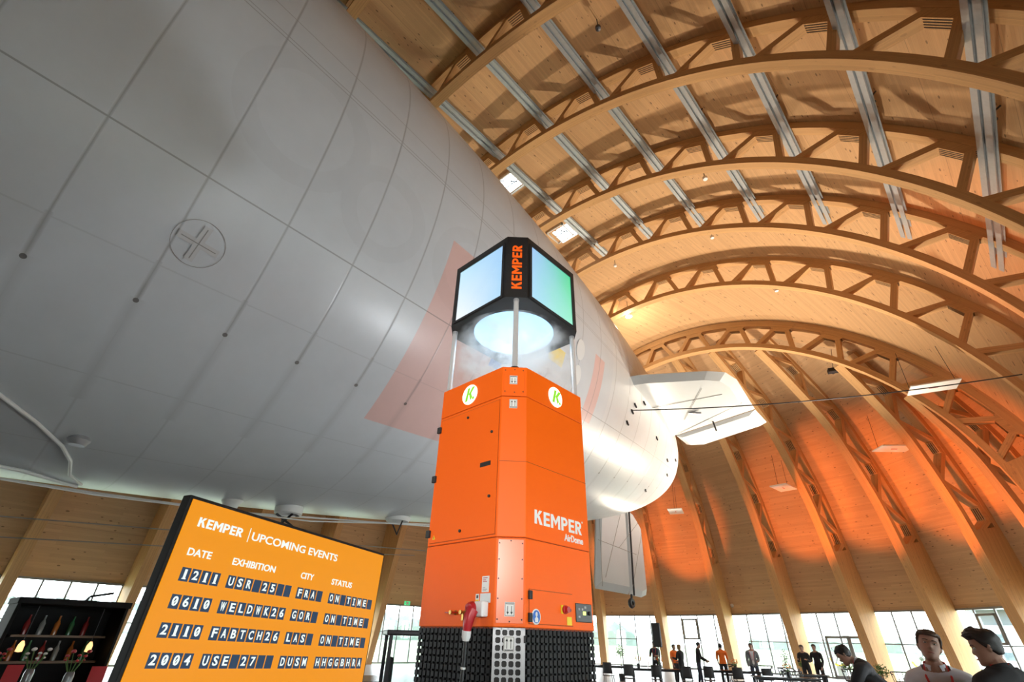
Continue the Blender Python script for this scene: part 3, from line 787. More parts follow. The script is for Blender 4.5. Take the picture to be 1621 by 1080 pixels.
# round cross patch, white rounds, labels on the skin
def skin_disc(c, r, name, m, d=.012, ratio=1.0, ring=0):
    mb = MB(); s0, t0 = c; k = 1/RAD(1)/hr(s0)
    P = lambda q, a: hp(s0+r*q*cos(a), t0+r*ratio*q*sin(a)*k, d)
    if ring: mb.grid([[P(q, j*2*pi/32) for j in range(32)] for q in (1-ring, 1)], None, 0, True, True)
    else: mb.grid([[P(q, j*2*pi/32) for j in range(32)] for q in (.001, .35, .7, 1)], None, 0, True, True)
    return apart(mb, name, m, hull)
PATCH = mat('patch_fabric', (.50, .50, .51), .4); PATCHL = mat('patch_outline', (.30, .29, .28), .5)
skin_disc((27.87, 52.1), .40, 'patch_outline', PATCHL, .012, 1, .025)
for a in (0, 90):
    a = RAD(a+4); k = 1/RAD(1)/hr(27.87); mb = MB(); rows = []
    for w in (-.065, .065): rows.append([hp(27.87+q*cos(a)-w*sin(a), 52.1+(q*sin(a)+w*cos(a))*k, .03) for q in [-.32+.08*i for i in range(9)]])
    mb.grid(rows, None, 0, True); apart(mb, 'patch_cross', mat('cross_patch', (.55, .55, .56), .45), hull)
    mb = MB(); rows = []
    for w in (-.008, .008): rows.append([hp(27.87+q*cos(a)-w*sin(a), 52.1+(q*sin(a)+w*cos(a))*k, .036) for q in [-.28+.07*i for i in range(9)]])
    mb.grid(rows, None, 0, True); apart(mb, 'cross_lacing', PATCHL, hull)
for c in ((17.06, 76.0), (16.98, 67.8)): skin_disc(c, .27, 'round_window_patch', mat('white_patch', (.72, .73, .73), .4), .014, 1.35)
skin_disc((18.72, 63.3), .33, 'round_sticker', mat('ring_sticker', (.55, .54, .54), .45), .014); skin_disc((18.72, 63.3), .24, 'sticker_ring', mat('grey_ring', (.35, .34, .34), .45), .018, 1, .18)
def skin_quad(s0, s1, t0, t1, name, m):
    mb = MB(); mb.grid([[hp(s0+(s1-s0)*i/4, t0+(t1-t0)*j/4, .014) for i in range(5)] for j in range(5)], None, 0, True); return apart(mb, name, m, hull)
skin_quad(17.9, 18.75, 66.9, 71.5, 'yellow_sticker', YELLOW)
skin_quad(20.45, 20.9, 57.0, 59.0, 'blue_sticker', BLUE)
# fins
def slab(poly, z, th0, name, m, parent=None, vert=False, taper=.35):
    """thin wing: poly in plan (a, b), thick at the first points"""
    mb = MB(); n = len(poly); cx = sum(p[0] for p in poly)/n; cy = sum(p[1] for p in poly)/n
    def P(p, h): return Vector((z+h, p[0], p[1])) if vert else Vector((p[0], p[1], z+h))
    inn = [(cx+(p[0]-cx)*.86, cy+(p[1]-cy)*.86) for p in poly]
    A = [P(p, 0) for p in poly]; U = [P(p, th0/2) for p in inn]; D = [P(p, -th0/2) for p in inn]
    for i in range(n):
        j = (i+1) % n; mb.face([A[i], A[j], U[j], U[i]], None, 0, False); mb.face([A[j], A[i], D[i], D[j]], None, 0, False)
    mb.face(U); mb.face(D[::-1])
    return apart(mb, name, m, parent)
fz = 9.2+CAMZ
fin = slab([(-10.6, 15.0), (-8.0, 15.9), (-5.75, 17.35), (-5.25, 17.9), (-5.15, 18.8), (-5.63, 22.2), (-9.9, 23.0), (-11.4, 23.2)], fz, .42, 'horizontal_fin', HULLW)
slab([(-5.65, 22.28), (-5.75, 24.1), (-9.4, 25.0), (-10.05, 24.6), (-9.9, 23.08)], fz, .26, 'elevator', HULLW, fin)
lf = slab([(21.5, 6.6+CAMZ), (24.05, 6.6+CAMZ), (23.72, 2.05+CAMZ), (20.8, 2.1+CAMZ)], -14.0, .42, 'lower_fin', HULLW, None, True)
slab([(24.13, 6.3+CAMZ), (25.0, 6.1+CAMZ), (25.6, 5.6+CAMZ), (25.5, 2.15+CAMZ), (24.95, 2.0+CAMZ), (23.8, 2.05+CAMZ)], -14.0, .26, 'rudder', HULLW, lf, True)
mb = MB(); mb.tube([(-13.7, 24.1, 6.2+CAMZ), (-13.7, 23.75, 2.0+CAMZ)], .05, 8); apart(mb, 'fin_mast', DARK, lf)
for (p, q) in (((-13.72, 21.2, 6.0), (-13.72, 21.0, 2.2)), ((-13.7, 20.9, 4.2), (-13.7, 24.4, 3.95)), ((-13.7, 21.3, 2.6), (-13.7, 23.3, 6.0)), ((-13.7, 24.9, 5.6), (-13.7, 22.7, 4.05)), ((-13.7, 25.2, 5.1), (-13.7, 23.7, 2.4))):
    mb = MB(); mb.tube([(p[0], p[1], p[2]+CAMZ), (q[0], q[1], q[2]+CAMZ)], .012, 5); apart(mb, 'bracing_wire', ROPE, lf)
mb = MB(); mb.bar((-13.8, 23.68, 2.05+CAMZ), (-13.8, 23.62, 1.75+CAMZ), .08, .08); apart(mb, 'wheel_fork', DARK, lf)
mb = MB(); mb.lathe([(.10, -.07), (.2, -.08), (.24, 0), (.2, .08), (.10, .07), (.10, -.07)], (-13.8, 23.6, 1.66+CAMZ), 20, 0, 'X', Matrix.Rotation(pi/2, 3, 'Y')); apart(mb, 'tail_wheel', BLACK, lf)
for (p, q) in (((-9.7, 22.4, .24), (-5.7, 20.7, .2)), ((-9.6, 18.5, .24), (-6.0, 19.3, .22)), ((-8.4, 20.8, .24), (-6.4, 18.2, .24))):
    mb = MB(); mb.tube([(p[0], p[1], fz-p[2]), (q[0], q[1], fz-q[2])], .011, 5); apart(mb, 'bracing_wire', ROPE, fin)
mb = MB(); mb.bar((-7.5, 21.9, fz-.2), (-7.5, 22.1, fz-.62), .06, .06); apart(mb, 'control_horn', DARK, fin)
mb = MB(); mb.bar((-7.9, 20.2, fz-.22), (-7.4, 20.35, fz-.34), .1, .1); apart(mb, 'control_box', SILVER, fin)
# belly fittings and lines
t0 = hp(22.77, 0)
mb = MB(); c = Vector((HV0+.1, 5.8, hp(22.77, 0).z)); mb.lathe([(.34, .08), (.37, 0), (.36, -.17), (.30, -.20), (.28, -.08)], c, 28); apart(mb, 'belly_ring', WHITE)
mb = MB(); mb.tube([c+Vector((-.3, 0, -.2)), c+Vector((0, -.1, -.42)), c+Vector((.3, 0, -.2))], .03); mb.tube([c+Vector((-.05, -.3, -.2)), c+Vector((0, .2, -.46))], .03); apart(mb, 'belly_bracket', DARK)
c = Vector((HV0+.1, 9.36, hp(19.21, 0).z)); mb = MB(); mb.lathe([(.34, .08), (.42, 0), (.36, -.12), (.001, -.14)], c, 24); apart(mb, 'belly_ring', WHITE)
mb = MB(); mb.tube([c+Vector((-.3, 0, -.1)), c+Vector((0, .05, -.5)), c+Vector((.3, 0, -.1))], .025); apart(mb, 'belly_bracket', DARK)
c = Vector((HV0+.1, 4.3, hp(24.25, 0).z)); mb = MB(); mb.lathe([(.3, .05), (.2, -.08), (.1, -.32), (.001, -.36)], c, 20); apart(mb, 'belly_cone', WHITE)
c = hp(27.83, 17); mb = MB(); mb.lathe([(.14, .05), (.18, -.02), (.13, -.12), (.001, -.12)], c, 18); apart(mb, 'belly_vent', SILVER)
mb = MB(); pts = [hp(30.0, 27.0, .04), hp(29.1, 23.4, .05), hp(28.5, 19.5, .05), hp(28.0, 15.0, .05), hp(27.75, 11.0, .05), hp(27.6, 5.0, .05), hp(27.3, 0, .05)]
mb.tube(pts, .032, 8); apart(mb, 'catenary_rope', WHITE)
mb = MB(); mb.tube([hp(31.5, 2, .03), hp(29.5, 5.0, .03), hp(28.3, 3.0, .03), hp(27.3, -4, .03)], .035, 8); apart(mb, 'belly_seam', WHITE)
for (s, th) in ((12.4, 71.5), (12.2, 75), (12.6, 66), (11.2, 80), (9.3, 86), (9.0, 70), (6.5, 64), (7.4, 40), (5.5, 55), (4.6, 70)):
    mb = MB(); mb.tube([hp(s, th, .02), hp(s-.18, th-1.2, .05)], .035, 6); apart(mb, 'line_eyelet', DARK)
mb = MB(); a = hp(12.36, 71.4, .06); b = Vector((2.9, 22.2, 8.05+CAMZ)); mb.tube([a.lerp(b, i/24) + Vector((0, 0, -.9*4*(i/24)*(1-i/24)*.30)) for i in range(25)], .022, 8)
tag(mb.build('mooring_line', DARK), 'taut dark line running from the airship tail to the right edge', 'rope')
for pts, r, lab in (([(-13.9, -1.2, 4.10), (-13.9, 1.3, 4.15), (-13.9, 4.5, 4.27), (-13.9, 10.9, 4.92)], .025, 'white handling line along the belly of the airship, uppermost at the left'),
               ([(-13.0, -2.0, 3.95), (-13.2, 1.5, 4.0), (-13.6, 6.4, 4.32), (-13.7, 10.8, 4.95)], .02, 'white handling line sagging under the airship belly behind the event screen'),
               ([(-15.5, -1.5, 3.55), (-15.5, 4, 3.9), (-15.5, 12, 4.4)], .015, 'thin grey line hanging below the airship in front of the left wall'),
               ([(-16.2, -1.5, 3.2), (-16.2, 5, 3.65), (-16.2, 12, 4.3)], .015, 'lower thin grey line in front of the left wall')):
    mb = MB(); pp = []
    for i in range(len(pts)-1):
        for q in range(8): pp.append(Vector(pts[i]).lerp(Vector(pts[i+1]), q/8))
    pp.append(Vector(pts[-1])); mb.tube(pp, r, 6); tag(mb.build('handling_line', WHITE if r > .016 else ROPE), lab, 'rope', 'lines under the airship')

# ------------------------------------------------------------------ the orange air cleaning tower
H, CH = .669, .184
def octo(h=H, c=CH, g=0.0):
    h = h-g; return [(-h, -h+c), (-h+c, -h), (h-c, -h), (h, -h+c), (h, h-c), (h-c, h), (-h+c, h), (-h, h-c)]
mach = thing('air_cleaning_tower', 'tall orange air cleaning tower with a black grille base and a glowing display head', 'air purifier', (-3.642, 3.872, 0), RAD(89.81))
def Z(z): return z+CAMZ
q2 = sqrt(.5)
FACES = {'L': (Vector((-H, 0, 0)), Vector((0, -1, 0)), Vector((-1, 0, 0))), 'R': (Vector((0, -H, 0)), Vector((1, 0, 0)), Vector((0, -1, 0))),
         'F': (Vector((-1, -1, 0))*((2*H-CH)/2), Vector((q2, -q2, 0)), Vector((-q2, -q2, 0)))}
def fm(face, a, z, d=0.0):
    """frame on a face: x to the right as one looks at it, y up, z outwards; a = across, z = height relative to the camera"""
    o, x, n = FACES[face]
    if face == 'L': a = -a
    p = o + x*a + n*d + Vector((0, 0, Z(z)))
    return Matrix(((x.x, 0, n.x, p.x), (x.y, 0, n.y, p.y), (0, 1, 0, p.z), (0, 0, 0, 1)))
def plate(name, face, a0, a1, z0, z1, dp, m, parent=None, bevel=0.0, lift=0.0):
    mb = MB(); M = fm(face, (a0+a1)/2, (z0+z1)/2, dp/2+lift); mb.box(M @ Vector((0, 0, 0)), (abs(a1-a0), abs(z1-z0), dp), 0, 0, M.to_3x3())
    return mb.build(name, m, parent or mach, bevel)
def disc(name, face, a, z, r, dp, m, parent=None, n=20, lift=0.0):
    mb = MB(); M = fm(face, a, z, lift)
    mb.lathe([(.0005, dp), (r*.92, dp), (r, dp*.7), (r, 0)], (0, 0, 0), n, 0); mb.v = [tuple(M @ Vector(p)) for p in mb.v]
    return mb.build(name, m, parent or mach)
def outline(name, face, a0, a1, z0, z1, w, m, parent=None, dp=.0015):
    mb = MB()
    for (x0, x1, y0, y1) in ((a0, a1, z1-w, z1), (a0, a1, z0, z0+w), (a0, a0+w if a1 > a0 else a0-w, z0, z1), (a1-w if a1 > a0 else a1+w, a1, z0, z1)):
        M = fm(face, (x0+x1)/2, (y0+y1)/2, dp/2); mb.box(M @ Vector((0, 0, 0)), (abs(x1-x0), abs(y1-y0), dp), 0, 0, M.to_3x3())
    return mb.build(name, m, parent or mach)
DSEAM = mat('dark_orange_seam', (.22, .03, .003), .6)
# grille base
mb = MB(); mb.prism(octo(H, CH, .03), 0, Z(.08)); base = mb.build('grille_base', BLACK, mach)
for face in 'LR':
    mb = MB(); n = 17; span = 2*(H-CH)-.02
    for i in range(n):
        for j in range(33):
            a = -span/2+span*(i+.5)/n; z = .055-j*.0525
            M = fm(face, a, z, -.008); mb.box(M @ Vector((0, 0, 0)), (.040, .036, .03), 0, 0, M.to_3x3())
    for i in range(n+1):
        M = fm(face, -span/2+span*i/n, (.083-CAMZ)/2, -.02); mb.box(M @ Vector((0, 0, 0)), (.007, CAMZ+.083, .02), 0, 0, M.to_3x3())
    mb.build('grille_panel', mat('black_grille', (.007, .007, .008), .5, spec=.3), base)
mb = MB(); cw = CH*sqrt(2)
for x0, x1 in [(-.13, -.109)] + [(-.109+.0545*i+.0405, -.109+.0545*(i+1)) for i in range(3)] + [(.095, .13)]:
    M = fm('F', (x0+x1)/2, (.08-CAMZ)/2, -.004); mb.box(M @ Vector((0, 0, 0)), (x1-x0, CAMZ+.08, .006), 0, 0, M.to_3x3())
for j in range(33):
    z = .022-j*.0525
    M = fm('F', 0, z, -.0042); mb.box(M @ Vector((0, 0, 0)), (.26, .0125, .006), 0, 0, M.to_3x3())
    for i in range(4):
        for sx in (-1, 1):
            for sz in (-1, 1):
                M = fm('F', -.0887+.0545*i+sx*.0185, z+.0262+sz*.0185, -.0042); mb.box(M @ Vector((0, 0, 0)), (.008, .008, .006), 0, 0, M.to_3x3() @ Matrix.Rotation(pi/4, 3, 'Z'))
M = fm('F', 0, .074, -.004); mb.box(M @ Vector((0, 0, 0)), (.26, .014, .006), 0, 0, M.to_3x3())
mb.build('corner_grille', SILVER, base)
plate('grille_hinge', 'F', .118, .136, -.02, .03, .02, BLACKM, base)
# orange housings with shadow gaps between
mb = MB(); mb.prism(octo(H, CH, .012), Z(.075), Z(2.47)); mb.build('inner_core', DSEAM, mach)
for nm, z0, z1 in (('lower_housing', .086, .766), ('middle_housing', .772, 2.140), ('top_housing', 2.146, 2.488)):
    mb = MB(); mb.prism(octo(), Z(z0), Z(z1)); mb.build(nm, ORANGE, mach, .006)
for face, a0, a1 in (('R', -.485, .485), ('F', -.13, .13)): plate('panel_seam', face, a0, a1, 1.4545, 1.4585, .001, DSEAM)
door = plate('service_door', 'L', .455, -.462, .797, 2.105, .006, ORANGE, None, .003)
outline('door_gap', 'L', .459, -.466, .793, 2.109, .006, DSEAM, door)
for z in (1.995, 1.44, .886): plate('hinge', 'L', .50, .447, z-.035, z+.035, .03, BLACKM, door, .004)
for a, z in ((.007, 2.028), (-.372, 1.776), (-.375, 1.139), (.002, .869)): disc('quarter_turn_lock', 'L', a, z, .014, .018, BLACKM, door)
plate('recessed_handle', 'L', -.225, -.372, 1.437, 1.482, .010, BLACK, door, .003)
def tri(name, face, a, z, r, m, m2, parent):
    mb = MB(); M = fm(face, a, z, .0); mb.prism([(r*cos(RAD(90+120*k)), r*sin(RAD(90+120*k))) for k in range(3)], .006, .009, 0, M); o = mb.build(name, m, parent)
    mb = MB(); mb.prism([(-.004, -.006), (.004, -.006), (.002, .014), (-.002, .014)], .009, .010, 0, M); mb.build('warning_bolt', m2, o); return o
tri('warning_triangle', 'L', .39, .842, .026, YELLOW, BLACK, door)
# corner plates with screws and orientation labels
cp = plate('corner_plate', 'F', -.113, .104, 2.178, 2.462, .004, ORANGE, None, .002)
for a in (-.1, 0, .09):
    for z in (2.195, 2.445):
        disc('screw', 'F', a, z+.008*(a == 0)*(1 if z > 2.3 else -1), .006, .008, BLACKM, cp, 10)
cp2 = plate('corner_plate', 'F', -.112, .112, .112, .752, .004, mat('pale_orange_plate', (.93, .19, .06), .25), None, .002)
for z in (.14, .29, .44, .59, .72):
    for a in (-.1, .1): disc('screw', 'F', a, z, .006, .008, BLACKM, cp2, 10)
disc('screw', 'F', 0, .74, .006, .008, BLACKM, cp2, 10); disc('screw', 'F', 0, .125, .006, .008, BLACKM, cp2, 10)
def arrows(face, a, z, w, h, down, parent, lift):
    o = plate('arrow_label', face, a-w/2, a+w/2, z-h/2, z+h/2, .002, PAPER, parent, 0, lift)
    mb = MB(); M = fm(face, a, z, lift+.002); s = -1 if down else 1
    for sx in (-1, 1):
        x = sx*w*.19
        mb.prism([(x-w*.03, -h*.28), (x+w*.03, -h*.28), (x+w*.03, h*.22), (x-w*.03, h*.22)][::1], 0, .001, 0, M)
        mb.prism([(x-w*.12, s*h*.18), (x+w*.12, s*h*.18), (x, s*h*.38)], 0, .001, 0, M)
    mb.prism([(-w*.4, -s*h*.34), (w*.4, -s*h*.34), (w*.4, -s*h*.40), (-w*.4, -s*h*.40)], 0, .001, 0, M)
    e = .46
    for q in ((-e*w, e*w, e*h, e*h-.003), (-e*w, e*w, -e*h, -e*h+.003), (-e*w, -e*w+.003, -e*h, e*h), (e*w-.003, e*w, -e*h, e*h)):
        mb.prism([(q[0], q[2]), (q[1], q[2]), (q[1], q[3]), (q[0], q[3])], 0, .001, 0, M)
    mb.build('arrow_symbol', BLACK, o)
arrows('F', -.012, 2.33, .082, .100, True, cp, .004); arrows('F', -.008, 2.058, .082, .098, False, None, .0)
arrows('F', 0, .213, .084, .104, True, cp2, .004); arrows('F', 0, -.03, .086, .108, False, base, -.001)
# glowing badges
BADGE = mat('lit_badge', (.9, .88, .78), .4, emit=.75, emcol=(1, .97, .78)); BADGEG = mat('badge_green', (.20, .55, .03), .4, emit=.45)
for face in 'LR':
    o = disc('round_badge', face, .012 if face == 'L' else -.008, 2.308, .118, .012, BADGE, None, 40)
    M = fm(face, .012 if face == 'L' else -.008, 2.308, .0125)
    mb = MB()
    mb.prism([(-.066, -.078), (-.030, -.078), (.010, .078), (-.026, .078)], 0, .0012, 0, M)
    mb.prism([(-.012, -.002), (.045, .078), (.088, .078), (.016, -.012)], 0, .0012, 0, M)
    mb.prism([(-.004, .002), (.020, .020), (.052, -.044), (.022, -.078)], 0, .0012, 0, M)
    mb.lathe([(.0005, .0012), (.017, .0012), (.017, 0)], (.066, -.060, 0), 14); nv = 14*3
    mb.v = mb.v[:-nv] + [tuple(M @ Vector(p)) for p in mb.v[-nv:]]
    mb.build('badge_letter', BADGEG, o)
# lettering on the right face
mb = MB(); logo(mb, fm('R', .0, .972, .0005), .125, .735); mb.build('maker_lettering', WHITE, mach)
text('model_lettering', 'AirDome', .088, fm('R', .228, .85, .002), WHITE, mach, .002, 0, .305)
disc('registered_dot', 'R', .382, 1.035, .010, .002, WHITE)
# control door
cd_ = plate('control_door', 'R', -.44, .158, .116, .366, .006, ORANGE, None, .003)
outline('door_gap', 'R', -.444, .162, .112, .370, .005, DSEAM, cd_)
for z in (.325, .160): plate('hinge', 'R', -.455, -.418, z-.033, z+.033, .024, BLACKM, cd_, .004)
disc('ear_protection_badge', 'R', -.355, .168, .058, .009, WHITE, cd_, 32); disc('badge_field', 'R', -.355, .168, .05, .0102, BLUE, cd_, 32)
mb = MB(); M = fm('R', -.355, .168, .0104); mb.prism([(-.018, -.04), (.018, -.04), (.022, -.015), (.006, .0), (-.006, 0), (-.022, -.015)], 0, .0008, 0, M); mb.prism([(.014*cos(a*pi/6), .018+.018*sin(a*pi/6)) for a in range(12)], 0, .0008, 0, M); mb.build('badge_figure', WHITE, cd_)
sw = plate('switch_plate', 'R', -.018, .062, .205, .273, .014, YELLOW, cd_, .003)
mb = MB(); M = fm('R', .026, .238, .012); mb.lathe([(.034, 0), (.034, .02), (.026, .024), (.024, .05), (.0005, .05)], (0, 0, 0), 20); mb.v = [tuple(M @ Vector(p)) for p in mb.v]; mb.build('red_knob', RED, sw)
disc('key_button', 'R', .112, .238, .015, .014, BLACK, cd_)
plate('yellow_label', 'R', .066, .136, .120, .185, .008, YELLOW, cd_)
pn = plate('control_panel', 'R', .203, .452, .150, .302, .012, mat('panel_grey', (.03, .035, .04), .3), None, .006)
plate('lit_display', 'R', .305, .352, .208, .238, .014, mat('lit_green', (.55, .7, .15), .4, emit=1.2), pn)
disc('panel_button', 'R', .398, .225, .017, .03, BLACK, pn); plate('panel_key', 'R', .235, .262, .245, .262, .014, GREY, pn); plate('panel_key', 'R', .285, .31, .245, .262, .014, GREY, pn); plate('panel_key', 'R', .235, .262, .185, .2, .014, GREY, pn); plate('panel_key', 'R', .33, .36, .262, .28, .014, GREY, pn)
# stickers and sockets on the left face
def lines_on(face, a0, a1, zs, parent, m=GREY, dp=.0032):
    mb = MB()
    for z, f in zs:
        M = fm(face, a0+(a1-a0)*f/2, z, dp); mb.box(M @ Vector((0, 0, 0)), (abs(a1-a0)*f, .006, .0008), 0, 0, M.to_3x3())
    mb.build('printed_line', m, parent)
st = plate('paper_label', 'L', -.332, -.418, .338, .462, .002, PAPER); lines_on('L', -.345, -.405, [(.448, .9), (.432, .6), (.42, .8)], st, RED, .0022); lines_on('L', -.345, -.405, [(.35, .7), (.36, .9), (.372, .5)], st, GREY, .0022)
plate('rating_plate', 'L', -.318, -.442, .258, .330, .002, mat('metal_label', (.55, .55, .55), .35, .5))
w = plate('warning_label', 'L', -.262, -.304, .242, .328, .002, PAPER); plate('yellow_field', 'L', -.264, -.302, .246, .285, .003, YELLOW, w); plate('pictogram', 'L', -.272, -.294, .295, .318, .003, BLACK, w)
st = plate('socket_label', 'L', -.148, -.252, .218, .246, .002, PAPER); lines_on('L', -.16, -.24, [(.236, .9), (.228, .7)], st, GREY, .0022)
for a in (-.03, -.16):
    o = MB(); M = fm('L', a, .190, .0); o.lathe([(.018, 0), (.018, .02), (.010, .024), (.010, .06), (.016, .062), (.016, .08), (.0005, .08)], (0, 0, 0), 14); o.v = [tuple(M @ Vector(p)) for p in o.v]; v = o.build('air_valve', BRASS, mach)
    if a < -.1: plate('valve_tap', 'L', a-.012, a+.012, .13, .19, .05, BRASS, v)
    else: plate('valve_lever', 'L', a-.03, a+.08, .186, .194, .07, RED, v)
sk = plate('power_socket', 'L', -.318, -.425, .155, .268, .075, WHITE, None, .012)
mb = MB(); M = fm('L', -.30, .215, .07) @ Matrix.Rotation(RAD(28), 4, 'X'); mb.lathe([(.05, -.02), (.055, 0), (.055, .028), (.045, .036), (.0005, .038)], (0, 0, 0), 24); mb.v = [tuple(M @ Vector(p)) for p in mb.v]; mb.build('socket_lid', RED, sk)
# poles, display head
for sx, sy in ((-1, -1), (-1, 1), (1, -1), (1, 1)):
    mb = MB(); mb.lathe([(.031, Z(2.485)), (.031, Z(3.44))], (sx*.545, sy*.545, 0), 20); po = mb.build('support_pole', CHROME, mach)
    mb = MB(); mb.lathe([(.05, Z(2.486)), (.05, Z(2.50)), (.033, Z(2.505))], (sx*.545, sy*.545, 0), 20); mb.build('pole_foot', DARK, po)
    mb = MB(); mb.lathe([(.034, Z(3.395)), (.034, Z(3.432))], (sx*.545, sy*.545, 0), 16); mb.build('pole_bolt', SILVER, po)
mb = MB(); mb.sphere((-.49, -.49, Z(2.505)), .014, 10); mb.build('red_beacon', mat('red_light', (.7, .01, .02), .3, emit=.6), mach)
mb = MB(); mb.lathe([(.001, Z(2.489)), (.42, Z(2.489)), (.42, Z(2.50)), (.46, Z(2.50)), (.46, Z(2.488))], (0, 0, 0), 40); mb.build('top_outlet', DARK, mach)
hd = MB(); z0, z1 = Z(3.43), Z(4.40); oc = octo(); RO = .53
nseg = 64
def octr(a):
    best = 9
    for i in range(8):
        p, q = oc[i], oc[(i+1) % 8]; d = (q[0]-p[0], q[1]-p[1]); den = cos(a)*d[1]-sin(a)*d[0]
        if abs(den) < 1e-9: continue
        t = (p[0]*d[1]-p[1]*d[0])/den
        if t > 0: best = min(best, t)
    return best
angs = sorted(set([round(i*2*pi/nseg, 6) for i in range(nseg)] + [round(atan2(p[1], p[0]) % (2*pi), 6) for p in oc]))
rows = [[(r(a)*cos(a), r(a)*sin(a), z) for a in angs] for r, z in ((lambda a: RO, z0+.22), (lambda a: RO, z0), (octr, z0), (octr, z1), (lambda a: .02, z1))]
hd.grid(rows, None, 0, False, True); head = hd.build('display_head', mat('black_housing', (.016, .015, .015), .42, bump=.05, nscale=60), mach)
DUCT = mat('lit_duct', (.55, .8, 1.0), .6, emit=.55, emcol=(.46, .76, .98))
mb = MB(); mb.lathe([(.001, z0+.17), (RO-.005, z0+.17), (RO-.005, z0+.01)], (0, 0, 0), 48); mb.build('outlet_duct', DUCT, head)
def screen_mat(name, c00, c10, c01, c11, strength):
    t = NT(name); uv = t.node('ShaderNodeUVMap'); uv.uv_map = 'UVMap'; sx = t.node('ShaderNodeSeparateXYZ'); t.link(uv.outputs[0], sx.inputs[0])
    nz = t.node('ShaderNodeTexNoise', i_Scale=2.2, i_Detail=3.0); t.link(uv.outputs[0], nz.inputs['Vector'])
    u = t.math('MULTIPLY_ADD', nz.outputs[0], .3, t.math('SUBTRACT', sx.outputs[0], .15))
    cl = t.node('ShaderNodeClamp'); t.link(u, cl.inputs[0])
    c = t.mix(sx.outputs[1], t.mix(cl.outputs[0], c00, c10), t.mix(cl.outputs[0], c01, c11))
    t.link(c, t.b.inputs['Emission Color']); t.b.inputs['Emission Strength'].default_value = strength; t.b.inputs['Base Color'].default_value = (.03, .03, .03, 1); t.b.inputs['Roughness'].default_value = .12
    MATS[name] = t.m; return t.m
S1 = screen_mat('blue_display_image', (.93, .97, 1), (.42, .70, .93), (.52, .80, .95), (.36, .62, .92), .72)
S2 = screen_mat('green_display_image', (.42, .74, .93), (.33, .88, .62), (.36, .58, .93), (.07, .68, .30), .72)
def screen_on(face, a0, a1, zz0, zz1, m):
    mb = MB(); M = fm(face, (a0+a1)/2, (zz0+zz1)/2, .004); w, h = abs(a1-a0)/2, (zz1-zz0)/2
    mb.face([M @ Vector(p) for p in ((-w, -h, 0), (w, -h, 0), (w, h, 0), (-w, h, 0))], [(0, 0), (1, 0), (1, 1), (0, 1)])
    mb.face([M @ Vector(p) for p in ((-w, h, -.003), (w, h, -.003), (w, -h, -.003), (-w, -h, -.003))], [(0, 1), (1, 1), (1, 0), (0, 0)])
    for (a, b) in (((-w, -h), (w, -h)), ((w, -h), (w, h)), ((w, h), (-w, h)), ((-w, h), (-w, -h))):
        mb.face([M @ Vector((*a, 0)), M @ Vector((*b, 0)), M @ Vector((*b, -.003)), M @ Vector((*a, -.003))])
    o = mb.build('display_screen', m, head)
    fb = MB()
    for (x0, x1, y0, y1) in ((-w-.03, w+.03, h, h+.03), (-w-.03, w+.03, -h-.03, -h), (-w-.03, -w, -h, h), (w, w+.03, -h, h)):
        fb.box(M @ Vector(((x0+x1)/2, (y0+y1)/2, .004)), (x1-x0, y1-y0, .016), 0, 0, M.to_3x3())
    fb.build('screen_bezel', BLACKM, o)
screen_on('L', .40, -.415, 3.475, 4.285, S1); screen_on('R', -.42, .40, 3.475, 4.285, S2)
M = fm('F', -.003, 3.905, .002) @ Matrix.Rotation(pi/2, 4, 'Z')
mb = MB(); logo(mb, M, .122, .70); mb.build('head_lettering', mat('orange_letters', (.9, .11, .005), .4, emit=.25), head)
for a in (-.11, .11):
    for z in (3.5, 3.7, 3.9, 4.1, 4.3): disc('housing_screw', 'F', a, z, .006, .006, DARK, head, 8)
lamp('head_light', 'SPOT', (-3.642, 3.872, Z(3.56)), (-3.642, 3.872, 0), 22, (.80, .93, 1.0), .25, 150, .3)
SC.cycles.volume_bounces = 3
# cold mist pouring out of the head
mv = bpy.data.materials.new('mist'); mv.use_nodes = True; nt = mv.node_tree; nt.nodes.remove(nt.nodes['Principled BSDF'])
sc_ = nt.nodes.new('ShaderNodeVolumeScatter'); sc_.inputs['Color'].default_value = (.95, .98, 1, 1); sc_.inputs['Anisotropy'].default_value = .2
tc = nt.nodes.new('ShaderNodeTexCoord'); nz = nt.nodes.new('ShaderNodeTexNoise'); nz.inputs['Scale'].default_value = 3.6; nz.inputs['Detail'].default_value = 5; nz.inputs['Roughness'].default_value = .62
sp = nt.nodes.new('ShaderNodeSeparateXYZ'); nt.links.new(tc.outputs['Object'], nz.inputs['Vector']); nt.links.new(tc.outputs['Object'], sp.inputs[0])
def mth(op, a, b=None):
    n = nt.nodes.new('ShaderNodeMath'); n.operation = op
    for i, x in enumerate((a, b)):
        if x is None: continue
        if hasattr(x, 'links'): nt.links.new(x, n.inputs[i])
        else: n.inputs[i].default_value = x
    return n.outputs[0]
rad = mth('SQRT', mth('ADD', mth('POWER', sp.outputs[0], 2.0), mth('POWER', sp.outputs[1], 2.0)))
fall = mth('MINIMUM', mth('MAXIMUM', mth('MULTIPLY', mth('SUBTRACT', .80, rad), 4.0), 0.0), 1.0)
den = mth('MULTIPLY', mth('MAXIMUM', mth('SUBTRACT', nz.outputs[0], .44), 0.0), 24.0)
den = mth('MULTIPLY', den, fall); nt.links.new(den, sc_.inputs['Density']); nt.links.new(sc_.outputs[0], nt.nodes['Material Output'].inputs['Volume'])
mb = MB(); mb.lathe([(.001, -.44), (.50, -.44), (.66, -.28), (.80, .0), (.78, .3), (.60, .44), (.001, .44)], (0, 0, 0), 40)
